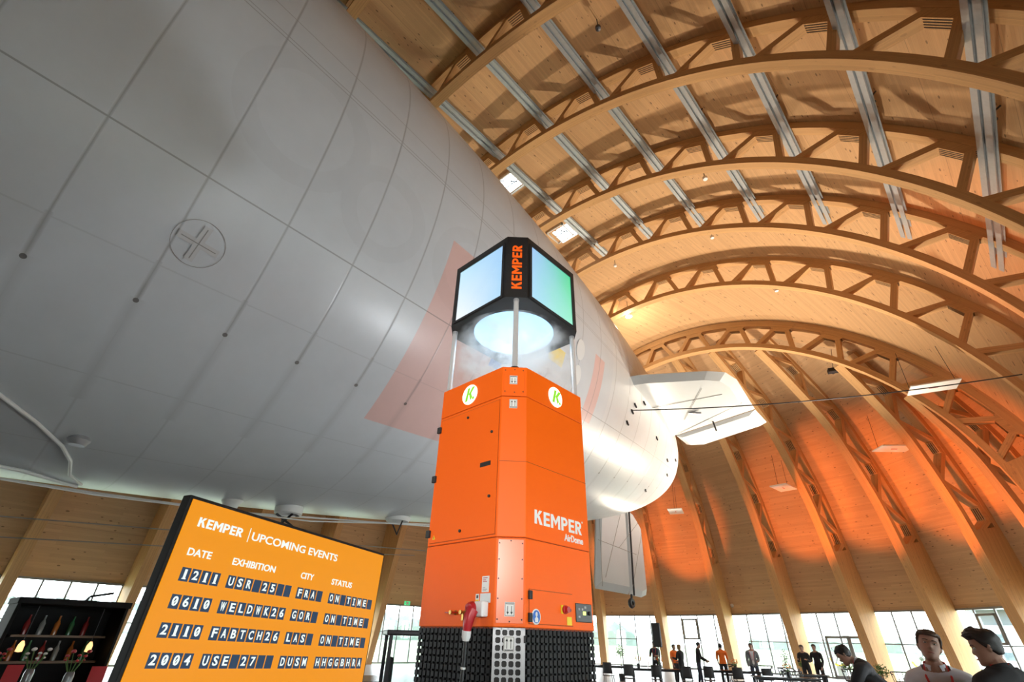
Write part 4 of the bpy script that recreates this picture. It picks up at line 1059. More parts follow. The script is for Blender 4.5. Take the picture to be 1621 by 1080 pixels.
mist = mb.build('mist', mv); mist.location = (-3.642, 3.872, Z(2.97)); mist['kind'] = 'stuff'; mist['label'] = 'white mist pouring down below the glowing display head'

# power cable and plug
pc = thing('power_cable', 'red power plug with white collar and black cable hanging on the orange tower', 'power plug', mach.location, mach.rotation_euler.z)
M = fm('L', -.345, .175, .105)
def pc_tube(name, pts, r, m, n=14):
    mb = MB(); mb.tube([M @ Vector(p) for p in pts], r, n); return mb.build(name, m, pc)
pc_tube('plug_body', [(.0, .03, .0), (-.01, -.02, .022), (-.018, -.075, .03), (-.024, -.125, .03)], [.048, .046, .040, .032], RED, 20)
pc_tube('plug_collar', [(-.024, -.12, .03), (-.03, -.165, .028), (-.033, -.19, .026)], [.038, .036, .026], WHITE, 18)
pc_tube('cable', [(-.033, -.18, .026), (-.045, -.32, .02), (-.06, -.5, .02), (-.075, -.9, .04), (-.07, -1.4, .06), (-.05, -1.815, .12)], .018, BLACK, 10)
pc_tube('cable_tie', [(-.049, -.365, .02), (-.0505, -.38, .02)], .021, WHITE, 10)

# ------------------------------------------------------------------ the events screen
ca, sa = cos(HEAD), sin(HEAD)
def cw_(x, y): return Vector((x*ca - y*sa, x*sa + y*ca, 0))
A = cw_(-1.36434, 2.11523); B = cw_(-.79610, 3.40123); d = (B-A).normalized(); wS = 1.4066; HS = .80
tv = thing('event_screen', 'large flat screen with an orange board of upcoming events, left of the orange tower', 'display screen', (A+B)/2 + Vector((0, 0, CAMZ+.4794)))
tv.rotation_euler = (0, RAD(1.682), atan2(d.y, d.x))
mb = MB(); mb.box((0, .025, -HS/2), (wS, .05, HS)); mb.build('housing', mat('black_screen_frame', (.008, .008, .009), .5, spec=.2), tv, .004)
mb = MB(); mb.bar((0, .08, -.25), (-.06, .08, -2.06), .08, .05, (0, 1, 0)); mb.box((-.06, .08, -2.105), (.9, .6, .03)); mb.build('stand', BLACKM, tv)
SCR = mat('orange_screen_image', (.015, .015, .015), .35, spec=.15, emit=.74, emcol=(.84, .29, .0)); SCW = mat('white_screen_text', (.1, .1, .1), .3, emit=.72, emcol=(.80, .90, .86)); SCN = mat('navy_screen_tile', (.01, .015, .03), .35, spec=.15, emit=.72, emcol=(.016, .042, .085))
mb = MB(); mb.box((0, -.002, -HS/2), (wS-.03, .006, HS-.03)); scr = mb.build('screen', SCR, tv)
def sm(x, z, dd=.0055):
    p = Vector((x-wS/2, -dd, -z)); return Matrix(((1, 0, 0, p.x), (0, 0, -1, p.y), (0, 1, 0, p.z), (0, 0, 0, 1)))
mb = MB(); logo(mb, sm(.19, .096), .038, .232, 0, .001); mb.build('screen_logo', SCW, scr)
mb = MB(); M = sm(.344, .097); mb.box(M @ Vector((0, 0, 0)), (.004, .001, .062)); mb.build('divider_line', SCW, scr)
for nm, s_, x0, x1, z, h_ in (('headline', 'UPCOMING EVENTS', .361, .969, .100, .050), ('column_heading', 'DATE', .075, .189, .2155, .04), ('column_heading', 'EXHIBITION', .303, .554, .2185, .04), ('column_heading', 'CITY', .728, .821, .219, .04), ('column_heading', 'STATUS', .966, 1.14, .2195, .04)):
    mb = MB(); text_into(mb, s_, h_, sm((x0+x1)/2, z), 0, .0008, 0, 'CENTER', x1-x0); mb.build(nm, SCW, scr)
ROWS = [('1211', 'USR 25  ', 'FRA ', 'ON TIME '), ('0610', 'WELDWK26', 'GOR ', 'ON TIME '), ('2110', 'FABTCH26', 'LAS ', 'ON TIME '), ('2004', 'USE 27  ', 'DUSM', 'HHGGBHRA')]
for ri, row in enumerate(ROWS):
    z = .299 + .0985*ri
    for s_, x0, x1 in zip(row, (.080, .306, .728, .969), (.266, .687, .916, 1.353)):
        p = (x1-x0+.006)/len(s_)
        for i, c in enumerate(s_):
            x = x0 + p*(i+.5) - .003; tl = MB()
            tl.box(sm(x, z) @ Vector((0, 0, -.0002)), (p-.0065, .0008, .051), 0, 0)
            if c != ' ':
                text_into(tl, c, .046, sm(x, z, .0060), 1, .0011, 0, 'CENTER', .0245 if c not in '1I' else .011 if c == '1' else .006)
                if c == '0': Mq = sm(x, z, .0066) @ Matrix.Rotation(RAD(-32), 4, 'Z'); tl.box(Mq @ Vector((0, 0, 0)), (.0035, .030, .0012), 0, 1, Mq.to_3x3())
                if c == '1': tl.box(sm(x, z+.0158, .0060) @ Vector((0, 0, 0)), (.018, .0012, .0036), 0, 1)
                if c == 'I':
                    for dz in (-.0148, .0148): tl.box(sm(x, z+dz, .0060) @ Vector((0, 0, 0)), (.018, .0012, .0042), 0, 1)
            tl.build('split_flap', [SCN, SCW], scr)

# ------------------------------------------------------------------ people
SKIN = mat('skin', (.36, .20, .14), .55); SKIND = mat('skin_paler', (.42, .24, .17), .5)  # second skin tone, slightly paler than the first
HAIR = mat('dark_hair', (.012, .009, .008), .55, noise=.4, nscale=60); HAIRB = mat('brown_hair', (.06, .035, .02), .55, noise=.4, nscale=60)
CLOTH = {'black': mat('black_cloth', (.012, .012, .014), .8), 'white': mat('white_shirt_cloth', (.62, .65, .70), .7), 'orange': mat('orange_shirt_cloth', (.85, .16, .01), .7), 'navy': mat('navy_cloth', (.02, .025, .045), .8), 'grey': mat('grey_cloth', (.16, .165, .18), .8), 'jeans': mat('jeans_cloth', (.03, .045, .08), .8)}
LANY = mat('red_lanyard', (.55, .03, .03), .6)
EYEW = mat('eye_white', (.42, .40, .38), .3); LIP = mat('lips', (.33, .12, .10), .5)
def skinned(name, chains, m, parent, sub=2, voxel=None, extra=None):
    """chains: lists of (point, radius); the first point is the root; shared points are merged"""
    vs_, es, rs = [], [], []
    def idx(p, r):
        for i, q in enumerate(vs_):
            if (Vector(q)-Vector(p)).length < 1e-4: return i
        vs_.append(tuple(p)); rs.append(r); return len(vs_)-1
    for ch in chains:
        prev = None
        for p, r in ch:
            i = idx(p, r)
            if prev is not None and prev != i: es.append((prev, i))
            prev = i
    me = bpy.data.meshes.new(name); me.from_pydata(vs_, es, [])
    o = bpy.data.objects.new(name, me); COL.objects.link(o)
    o.modifiers.new('s', 'SKIN'); s2 = o.modifiers.new('d', 'SUBSURF'); s2.levels = sub; s2.render_levels = sub
    for i, r in enumerate(rs):
        e = me.skin_vertices[0].data[i]; e.radius = (r, r) if not isinstance(r, tuple) else r; e.use_root = (i == 0)
    n = bpy.data.meshes.new_from_object(o.evaluated_get(bpy.context.evaluated_depsgraph_get()))
    bpy.data.objects.remove(o); bpy.data.meshes.remove(me)
    if extra is not None:
        bm = bmesh.new(); bm.from_mesh(n); bm.from_mesh(extra); bm.to_mesh(n); bm.free()
    if voxel:
        t = bpy.data.objects.new('t', n); COL.objects.link(t); rm = t.modifiers.new('r', 'REMESH'); rm.mode = 'VOXEL'; rm.voxel_size = voxel; sm_ = t.modifiers.new('q', 'SMOOTH'); sm_.iterations = 2; sm_.factor = .4
        n2 = bpy.data.meshes.new_from_object(t.evaluated_get(bpy.context.evaluated_depsgraph_get())); bpy.data.objects.remove(t); bpy.data.meshes.remove(n); n = n2
    for p in n.polygons: p.use_smooth = True
    n.materials.clear(); n.materials.append(m); n.name = name
    if not n.uv_layers: n.uv_layers.new(name='UVMap')
    o = bpy.data.objects.new(name, n); COL.objects.link(o); o.parent = parent
    return o
def garment(name, body, bones, keep, off, m, parent, thick=.004, drop=None):
    """cloth that follows the body: the faces nearest to the wanted bones, moved outwards"""
    me = body.data
    if 'bl' not in bones[0]:
        co = np.empty(len(me.vertices)*3, np.float32); me.vertices.foreach_get('co', co); co = co.reshape(-1, 3)
        best = np.full(len(co), 9.0); bi = np.zeros(len(co), int)
        for i, (a, b, ra, rb, l) in enumerate(bones[1:]):
            a = np.array(a); d = np.array(b)-a; t = np.clip((co-a) @ d/max(1e-9, d @ d), 0, 1)
            q = np.linalg.norm(co-a-t[:, None]*d, axis=1) - (ra+(rb-ra)*t)
            m_ = q < best; best[m_] = q[m_]; bi[m_] = i
        bones[0]['bl'] = [bones[1+i][4] for i in bi]
    lab = [keep(l, v.co) for l, v in zip(bones[0]['bl'], me.vertices)]
    n = me.copy(); n.name = name; bm = bmesh.new(); bm.from_mesh(n); bm.verts.ensure_lookup_table(); bm.normal_update()
    nrm = [v.normal.copy() for v in bm.verts]
    dele = [f for f in bm.faces if sum(lab[v.index] for v in f.verts) < len(f.verts)/2 or (drop and drop(f.calc_center_median()))]
    for v in bm.verts: v.co += nrm[v.index]*off
    bmesh.ops.delete(bm, geom=dele, context='FACES')
    for _ in range(3): bmesh.ops.smooth_vert(bm, verts=bm.verts, factor=.4, use_axis_x=True, use_axis_y=True, use_axis_z=True)
    bm.to_mesh(n); bm.free(); n.materials.clear(); n.materials.append(m)
    o = bpy.data.objects.new(name, n); COL.objects.link(o); o.parent = parent
    so = o.modifiers.new('t', 'SOLIDIFY'); so.thickness = thick; so.offset = 1
    return o
def head_pts(a, f, hair=0.0):
    """surface of a head, a = angle round (0 = face, +Y), f = 0 chin .. 1 crown; metres, centred on the ear line, z=0 at the chin"""
    H_ = .232
    tab = [(0, .020, .078, -.005), (.04, .038, .089, -.02), (.12, .052, .094, -.05), (.22, .060, .092, -.068), (.34, .066, .090, -.080), (.46, .070, .088, -.090), (.56, .073, .088, -.098), (.66, .075, .092, -.102), (.76, .074, .088, -.101), (.86, .067, .074, -.092), (.93, .052, .052, -.074), (.98, .028, .024, -.042), (1.0, .004, 0, -.012)]
    for i in range(len(tab)-1):
        if f <= tab[i+1][0]+1e-9:
            g = (f-tab[i][0])/(tab[i+1][0]-tab[i][0]); w, fr_, bk = [tab[i][k]+(tab[i+1][k]-tab[i][k])*g for k in (1, 2, 3)]; break
    s, c = sin(a), cos(a)
    cy = (fr_+bk)/2; ry = (fr_-bk)/2
    x = w*(abs(s)**.92)*(1 if s >= 0 else -1); y = cy + ry*(abs(c)**.95)*(1 if c >= 0 else -1)
    if c > 0 and not hair:
        gx = x/.012; gz = (f-.40)/.055
        y += .024*math.exp(-gx*gx*.8)*math.exp(-gz*gz) if f < .40 else .024*math.exp(-gx*gx*1.0)*max(0, 1-(f-.40)/.16)    # nose
        y += .006*math.exp(-((f-.215)/.035)**2)*math.exp(-(x/.024)**2)                                                        # lips
        y += .007*math.exp(-((f-.05)/.06)**2)*math.exp(-(x/.025)**2)                                                           # chin
        y += .006*math.exp(-((f-.60)/.035)**2)*math.exp(-((abs(x)-.03)/.03)**2)                                               # brow
        y -= .010*math.exp(-((f-.525)/.04)**2)*math.exp(-((abs(x)-.032)/.016)**2)                                             # eye sockets
        y -= .004*math.exp(-((f-.275)/.02)**2)*math.exp(-(x/.03)**2)
    return Vector((x, y, f*H_))
def head_mesh(M, na=40, nf=34, hair=None):
    mb = MB(); fs = [i/nf for i in range(nf+1)]
    mb.grid([[M @ head_pts(j*2*pi/na, f) for j in range(na)] for f in fs], None, 0, True, True)
    mb.face([M @ head_pts(j*2*pi/na, 0) for j in range(na)]); mb.face([M @ head_pts(j*2*pi/na, 1) for j in range(na)])
    for sg in (-1, 1):
        mb.sphere((0, 0, 0), 1, 10); n = 10*7
        k = 10*(10//2+2); E_ = M @ Matrix.Translation((sg*.077, -.012, .115)) @ Matrix.Rotation(RAD(20*sg), 4, 'Z') @ Matrix.Diagonal((.010, .018, .032, 1))
        mb.v = mb.v[:-k] + [tuple(E_ @ Vector(p)) for p in mb.v[-k:]]
    me = bpy.data.meshes.new('h'); me.from_pydata(mb.v, [], mb.f); bm = bmesh.new(); bm.from_mesh(me); bmesh.ops.remove_doubles(bm, verts=bm.verts, dist=1e-5); bmesh.ops.recalc_face_normals(bm, faces=bm.faces); bm.to_mesh(me); bm.free()
    return me
def hair_cap(M, m, parent, thick=.014, front=.74, side=.50, back=.30, quiff=0.0, longer=0.0):
    mb = MB(); rows = []; na = 44
    def low(a):
        c = cos(a); return (front if c > .55 else side + (front-side)*max(0, (c-.1)/.45) if c > .1 else back + (side-back)*max(0, (c+.6)/.7) if c > -.6 else back) - (longer if c < .3 else 0)
    nr = 14
    for i in range(nr+1):
        r = []
        for j in range(na):
            a = j*2*pi/na; f = low(a) + (1-low(a))*i/nr
            p = head_pts(a, max(0, min(1, f)), 1); n = Vector((p.x*1.2, p.y+.005, (p.z-.12)*1.0)); n.normalize()
            t = thick*(.25 if i == 0 else 1)*(1+.35*math.sin(a*7+i*1.3)*.5+.25*random.uniform(-1, 1))
            q = p + n*t
            if quiff and f > .70 and cos(a) > .1: q += Vector((0, .6*quiff*cos(a), quiff*cos(a)))
            r.append(M @ q)
        rows.append(r)
    rows.append([rows[-1][0]*0 + sum(rows[-1], Vector())/na]*na)
    inner = [M @ (head_pts(j*2*pi/na, low(j*2*pi/na), 1)) for j in range(na)]
    mb.grid([inner]+rows, None, 0, True, True)
    return mb.build('hair', m, parent)
def hand(chains, w, d, side, up, k=1.0, curl=.5):
    """palm and five separate fingers, rooted at the wrist w, pointing along d; side = towards the thumb, up = back of the hand"""
    d = Vector(d).normalized(); side = Vector(side); side = (side - d*side.dot(d)).normalized(); n = d.cross(side)
    if n.dot(Vector(up)) < 0: n = -n
    w = Vector(w); kn = w + d*.085*k
    chains.append([(w, .024*k), (w+d*.045*k, (.034*k, .018*k)), (kn, (.036*k, .014*k))])
    for i, (o, L) in enumerate(((.030, .068), (.010, .078), (-.011, .072), (-.031, .056))):
        b = kn + side*o*k; a1 = curl*.5; a2 = curl*1.1; a3 = curl*1.5
        p1 = b + (d*cos(a1)-n*sin(a1))*L*.45*k; p2 = p1 + (d*cos(a2)-n*sin(a2))*L*.32*k; p3 = p2 + (d*cos(a3)-n*sin(a3))*L*.25*k
        chains.append([(kn, .014*k), (b, .0095*k), (p1, .009*k), (p2, .0085*k), (p3, .007*k)])
    t0_ = w + d*.03*k + side*.024*k; t1 = t0_ + (d*.6+side*.8-n*.3)*.034*k; t2 = t1 + (d*.9+side*.3-n*.4)*.03*k; t3 = t2 + (d*1.0-n*.5)*.022*k
    chains.append([(w+d*.02*k, .02*k), (t0_, .014*k), (t1, .0115*k), (t2, .010*k), (t3, .008*k)])
def person(label, loc, face, h=1.75, top='black', legs='black', lean=0.0, twist=0.0, hturn=0.0, hnod=0.0, htilt=0.0, arms=((25, 10), (25, 10)), hair=HAIR, near=False, sleeves='long', jacket=None, lanyard=False, stride=.06, longer=0.0, group=None, quiff=0.0):
    """face = direction of view in degrees (0 = +Y). arms: per side (elbow bend, forward swing)"""
    root = thing('person', label, 'person', loc, RAD(face), group); k = h/1.75
    R_ = Matrix.Rotation(-RAD(lean), 4, 'X')
    def T(x, y, z):                                 # upper body turns about the hips
        p = R_ @ Vector((x, y, z-.95)); return Vector((p.x, p.y, p.z+.95))*k
    hip = Vector((0, 0, .95))*k; ch = []; sh = []; tr = []
    spine = [(hip, (.15*k, .105*k)), (T(0, .005, 1.10), (.14*k, .10*k)), (T(0, .01, 1.27), (.158*k, .112*k)), (T(0, .0, 1.40), (.155*k, .095*k)), (T(0, -.01, 1.47), (.085*k, .07*k)), (T(0, .0, 1.53), .056*k), (T(0, .012, 1.60), .054*k)]
    ch.append(spine)
    sh.append([(p, tuple(q+.012*k for q in r)) for p, r in spine[:4]] + [(spine[4][0], (.09*k, .078*k))])
    for sg, (elb, fwd) in zip((-1, 1), arms):
        s_ = T(sg*.19, -.005, 1.41); a = RAD(fwd); ua = .29*k; fa = .25*k
        dirU = (R_ @ Vector((sg*.16, sin(a), -cos(a)))).normalized() if lean < 40 else Vector((sg*.16, sin(a), -cos(a))).normalized()
        e = s_ + dirU*ua; b = a + RAD(elb); dirF = Vector((-sg*.22*min(1, elb/60), sin(b), -cos(b))).normalized(); w = e + dirF*fa
        ch.append([(spine[3][0], spine[3][1]), (s_, .062*k), (s_.lerp(e, .5), .050*k), (e, .042*k), (e.lerp(w, .4), .042*k), (w, .027*k)])
        if near: hand(ch, w, dirF, Vector((-sg*.3, .9, .3)), Vector((sg, 0, .2)), k)
        else: hand(ch, w, dirF, Vector((-sg*.3, .9, .3)), Vector((sg, 0, .2)), k*1.05, .6)
        j = .013*k
        sl = [(spine[3][0], tuple(q+.012*k for q in spine[3][1])), (s_, .062*k+j), (s_.lerp(e, .5), .050*k+j)]
        if sleeves == 'long': sl += [(e, .042*k+j), (e.lerp(w, .5), .040*k+j), (e.lerp(w, .93), .030*k+j)]
        sh.append(sl)
        hp_ = Vector((sg*.095, 0, .92))*k; kn = Vector((sg*.105, .02+sg*stride*.4, .50))*k; an = Vector((sg*.11, -.02+sg*stride, .085))*k; to = Vector((sg*.13, .14+sg*stride, .035))*k; he = Vector((sg*.11, -.06+sg*stride, .04))*k
        ch.append([(hip, spine[0][1]), (hp_, .088*k), (hp_.lerp(kn, .5), .074*k), (kn, .054*k), (kn.lerp(an, .35), .054*k), (an, .038*k), (to, (.042*k, .03*k))])
        tr.append([(hip, (.16*k, .115*k)), (hp_, .10*k), (hp_.lerp(kn, .5), .088*k), (kn, .07*k), (kn.lerp(an, .5), .062*k), (an, .056*k)])
        mb = MB(); mb.tube([he, an.lerp(to, .35)+Vector((0, 0, -.03*k)), to], [.046*k, .05*k, .042*k], 10); mb.build('shoe', BLACK, root)
    HM_ = Matrix.Translation(T(0, .012, 1.60)) @ R_.to_3x3().to_4x4() @ Matrix.Rotation(RAD(hturn), 4, 'Z') @ Matrix.Rotation(RAD(-hnod), 4, 'X') @ Matrix.Rotation(RAD(htilt), 4, 'Y') @ Matrix.Translation((0, .015*k, -.075*k)) @ Matrix.Diagonal((k, k, k, 1))
    if lean > 40: HM_ = Matrix.Translation(T(0, .012, 1.60)) @ Matrix.Rotation(-RAD(lean*.55), 4, 'X') @ Matrix.Rotation(RAD(hturn), 4, 'Z') @ Matrix.Rotation(RAD(-hnod), 4, 'X') @ Matrix.Translation((0, .015*k, -.075*k)) @ Matrix.Diagonal((k, k, k, 1))
    hm = head_mesh(HM_, 40 if near else 24, 34 if near else 22)
    body = skinned('body', ch, SKIN, root, 1, .0065 if near else .011, hm)
    bones = [{}]
    rr = lambda r: (r if not isinstance(r, tuple) else sum(r)/len(r))
    for ci, c in enumerate(ch):
        for si in range(len(c)-1):
            if ci == 0: l = 'torso' if si < 4 else 'neck'
            elif len(c) == 6 and c[0][0] == spine[3][0]: l = ('torso', 'upper', 'upper', 'fore', 'fore')[si]
            elif c[0][0] == hip: l = 'foot' if si == len(c)-2 else 'torso' if si == 0 else 'leg'
            else: l = 'hand'
            bones.append((c[si][0], c[si+1][0], rr(c[si][1]), rr(c[si+1][1]), l))
    hc = HM_ @ Vector((0, 0, .05)); hc2 = HM_ @ Vector((0, 0, .17)); bones.append((hc, hc2, .07*k, .08*k, 'head'))
    Ri = R_.inverted()
    def up(c): q = Ri @ (Vector((c.x, c.y, c.z-.95*k))); return Vector((q.x, q.y, q.z+.95*k))/k     # back to the upright pose
    arms_ = ('torso', 'upper', 'fore') if sleeves == 'long' else ('torso', 'upper')
    wrist = [c[5][0] for c in ch if len(c) == 6 and c[0][0] == spine[3][0]]
    garment('trousers', body, bones, lambda l, c: (l == 'leg' and c.z > .07*k) or (l == 'torso' and up(c).z < 1.0), .012*k, CLOTH[legs], root)
    nk = lambda c: up(c).z < 1.495 - .05*max(0, up(c).y)/.08 or abs(up(c).x) > .11
    sh_keep = lambda l, c: (l in arms_ and (l != 'torso' or (up(c).z > .93 and nk(c))) and min((c-w_).length for w_ in wrist) > .02*k) or (l == 'neck' and nk(c))
    garment('shirt', body, bones, sh_keep, .013*k, CLOTH[top], root)
    if jacket:
        jk = lambda l, c: (l in ('torso', 'upper', 'fore') and (l != 'torso' or (up(c).z > .84 and nk(c)))) or (l == 'neck' and nk(c))
        garment('jacket', body, bones, jk, .024*k, CLOTH[jacket], root, .006, lambda c: up(c).y > .03 and abs(up(c).x) < .02+.075*max(0, (up(c).z-1.0)/.45))
    hair_cap(HM_, hair, root, .014, .77, .50, .26, quiff, longer)
    if near:
        for sg in (-1, 1):
            mb = MB(); mb.sphere((0, 0, 0), .0105, 12, 0, (1.25, 1, .62)); o = mb.build('eye', EYEW, root); o.matrix_local = HM_ @ Matrix.Translation((sg*.031, .0755, .122))
            mb = MB(); mb.sphere((0, .0062, 0), .0055, 10); i_ = mb.build('iris', HAIR, o)
            mb = MB(); mb.tube([HM_ @ Vector((sg*(.012+.012*q), .090-.004*q*q*.6, .142+.004*sin(q))) for q in (0, 1, 2, 2.9)], .0045, 6); mb.build('eyebrow', hair, root)
        mb = MB(); mb.tube([HM_ @ Vector((x, .0985-abs(x)*abs(x)*10, .050)) for x in (-.022, -.011, 0, .011, .022)], [.002, .0045, .005, .0045, .002], 8); mb.build('lips', LIP, root)
        # collar
        mb = MB(); N_ = 20; rows = []
        for q, (rx, ry, dz) in enumerate(((.078, .072, 0), (.070, .066, .045), (.076, .072, .046), (.09, .084, .005))):
            rows.append([T(rx*sin(RAD(24+312*i/N_)), -.004+ry*cos(RAD(24+312*i/N_)), 1.475+dz+.02*-cos(RAD(24+312*i/N_))) for i in range(N_+1)])
        mb.grid(rows, None, 0, True); mb.build('collar', CLOTH[top if not jacket or top == 'white' else jacket], root)
    if lanyard:
        mb = MB(); pts = [T(-.07, .0, 1.52), T(-.085, .09, 1.42), T(-.06, .14, 1.28), T(0, .15, 1.10), T(.06, .14, 1.28), T(.085, .09, 1.42), T(.07, .0, 1.52), T(0, -.075, 1.53)]
        mb.tube(pts, .009*k, 6, 0, False, True); ln = mb.build('lanyard', LANY, root)
        mb = MB(); mb.box(T(0, .158, 1.04), (.085, .006, .12)); mb.build('badge', PAPER, ln)
    return root
A_ = math.degrees(HEAD)
person('man with dark swept-up hair and black jacket in profile at the right edge', (-.24, 5.99, 0), 48, 1.80, 'black', 'black', 2, 0, 48, 9, 0, ((30, 8), (30, 8)), HAIR, True, 'long', 'black', True, quiff=.022)
person('man in a pale shirt with a red lanyard, his head tilted back', (-.70, 6.27, 0), 185, 1.80, 'white', 'navy', 0, 0, 8, -10, -14, ((20, 5), (20, 5)), HAIRB, True, 'long', None, True)
person('man bending forward in a black jacket with a red lanyard, beside the window column', (-1.78, 10.4, 0), 97, 1.88, 'white', 'black', 41, 0, 0, 14, 0, ((45, 30), (45, 35)), HAIR, True, 'long', 'black', True)
person('person in a dark shirt behind the long table, under the loudspeaker', (-9.25, 17.0, 0), 190, 1.74, 'navy', 'black', 0, arms=((80, 15), (80, 15)), sleeves='short', lanyard=True)
person('woman in an orange top half hidden by the woman in black', (-8.75, 17.35, 0), 250, 1.64, 'orange', 'black', 0, arms=((85, 10), (20, 0)), sleeves='short', longer=.2)
person('woman in black with fair long hair facing left beside the woman in orange', (-8.25, 16.75, 0), 80, 1.64, 'black', 'black', 0, arms=((85, 15), (60, 10)), hair=mat('fair_hair', (.30, .18, .08), .6), longer=.28)
person('man in black leaning over the table, back half turned, left of the man in orange', (-8.15, 17.75, 0), 300, 1.76, 'black', 'navy', 8, arms=((40, 20), (40, 25)))
person('man in an orange polo shirt seen from behind at the table', (-7.45, 18.0, 0), 20, 1.72, 'orange', 'black', 0, arms=((30, 10), (30, 10)), sleeves='short')
person('man in a grey jacket with hand on hip, alone in front of the window', (-6.35, 17.6, 0), 200, 1.76, 'white', 'jeans', 0, arms=((95, -20), (20, 5)), jacket='grey', lanyard=True)
person('person in black uniform by the glass double door, left of the two', (-5.2, 18.6, 0), 180, 1.74, 'black', 'black', 0, arms=((90, 15), (90, 15)))
person('person in black uniform by the glass double door, right of the two', (-4.93, 18.9, 0), 170, 1.78, 'black', 'black', 0, arms=((30, 5), (90, 12)))
person('person in an orange shirt bent over a table, half hidden behind the event screen', (-8.75, 2.15, 0), 60, 1.62, 'orange', 'black', 42, arms=((40, 50), (40, 55)), sleeves='short')

# ------------------------------------------------------------------ furniture
TOPM = mat('black_table_top', (.02, .02, .022), .25); CHAIRM = mat('black_chair_shell', (.022, .022, .024), .5)
def table(label, loc, rz, L=2.2, Wd=.8, h=.75, group='black tables'):
    t = thing('table', label, 'table', loc, rz, group)
    mb = MB(); mb.box((0, 0, h-.018), (L, Wd, .036)); mb.build('table_top', TOPM, t, .004)
    mb = MB(); mb.box((0, 0, h-.07), (L-.2, Wd-.2, .05)); mb.build('frame', BLACKM, t)
    for x in (-1, 1):
        for y in (-1, 1): mb = MB(); mb.bar((x*(L/2-.1), y*(Wd/2-.08), 0), (x*(L/2-.1), y*(Wd/2-.08), h-.04), .05, .05); mb.build('leg', BLACKM, t)
    return t
def make_chair(label, loc, rz, seat=.45, stool=False):
    t = thing('bar_stool' if stool else 'chair', label, 'stool' if stool else 'chair', loc, rz, 'black bar stools' if stool else 'black chairs')
    mb = MB(); rows = []
    for i in range(7): y = -.2+.4*i/6; rows.append([(x*.22*(1 if abs(x) < 1 else 1), y, seat-.02*(1-x*x)) for x in (-1, -.5, 0, .5, 1)])
    mb.grid(rows, None, 0, True); o = mb.build('seat', CHAIRM, t); o.modifiers.new('s', 'SOLIDIFY').thickness = .02
    mb = MB(); rows = []
    for i in range(7): z = seat+.06+(.40 if not stool else .28)*i/6; rows.append([(x*(.21-.02*i/6), -.2-.05*i/6+.03*x*x, z) for x in (-1, -.5, 0, .5, 1)])
    mb.grid(rows, None, 0, True); o = mb.build('backrest', CHAIRM, t); o.modifiers.new('s', 'SOLIDIFY').thickness = .018
    for x in (-1, 1):
        mb = MB(); mb.tube([(x*.18, -.19, seat-.02), (x*.2, -.21, seat+.1)], .012, 6); mb.build('back_support', DARK, t)
        for y in (-1, 1): mb = MB(); mb.tube([(x*.17, y*.16, seat-.02), (x*.21, y*.21, 0)], .012, 6); mb.build('leg', DARK, t)
    return t
def make_armchair(label, loc, rz):
    t = thing('armchair', label, 'armchair', loc, rz, 'black round-backed armchairs')
    mb = MB(); mb.lathe([(.001, .40), (.25, .40), (.27, .43), (.25, .46), (.001, .46)], (0, 0, 0), 20); mb.build('seat', CHAIRM, t)
    mb = MB(); mb.tube([(.30*cos(RAD(a)), -.02+.30*sin(RAD(a)), .80 - .12*max(0, sin(RAD(a)))) for a in range(-220, 41, 13)], .022, 8); mb.build('back_hoop', CHAIRM, t)
    for a in (-180, -150, -120, -90, -60, -30, 0):
        mb = MB(); mb.tube([(.25*cos(RAD(a)), .25*sin(RAD(a)), .44), (.30*cos(RAD(a)), -.02+.30*sin(RAD(a)), .79)], .012, 6); mb.build('back_spindle', CHAIRM, t)
    for a in (45, 135, 225, 315): mb = MB(); mb.tube([(.2*cos(RAD(a)), .2*sin(RAD(a)), .42), (.27*cos(RAD(a)), .27*sin(RAD(a)), 0)], .016, 6); mb.build('leg', CHAIRM, t)
    return t
def pot_plant(label, loc, h, r, kind='bush', pot=(.16, .3)):
    t = thing('potted_plant', label, 'plant', loc, random.random()*6)
    mb = MB(); mb.lathe([(.001, 0), (pot[0]*.8, 0), (pot[0], pot[1]), (pot[0]*.9, pot[1]), (pot[0]*.88, pot[1]-.04), (.001, pot[1]-.04)], (0, 0, 0), 18); mb.build('pot', BLACKM, t)
    mb = MB(); mb.tube([(0, 0, pot[1]-.05), (.01, 0, h-r)], .018, 6); mb.build('stem', mat('plant_stem', (.12, .08, .04), .8), t)
    mb = MB()
    for i in range(260 if kind != 'flower' else 90):
        a, b = random.random()*2*pi, math.acos(random.uniform(-1, 1)); q = r*(random.random()**.35)
        zz = cos(b)*q*(2.2 if kind == 'column' else 1); c = Vector((q*sin(b)*cos(a), q*sin(b)*sin(a), h-r*(2.0 if kind == 'column' else 1)+zz))
        d_ = Vector((random.uniform(-1, 1), random.uniform(-1, 1), random.uniform(-.4, 1))).normalized(); s_ = d_.orthogonal().normalized(); l = r*.28+.02
        mb.face([c, c+d_*l*.5+s_*l*.22, c+d_*l, c+d_*l*.5-s_*l*.22])
    mb.keep = True
    mb.build('foliage', LEAF, t)
    return t
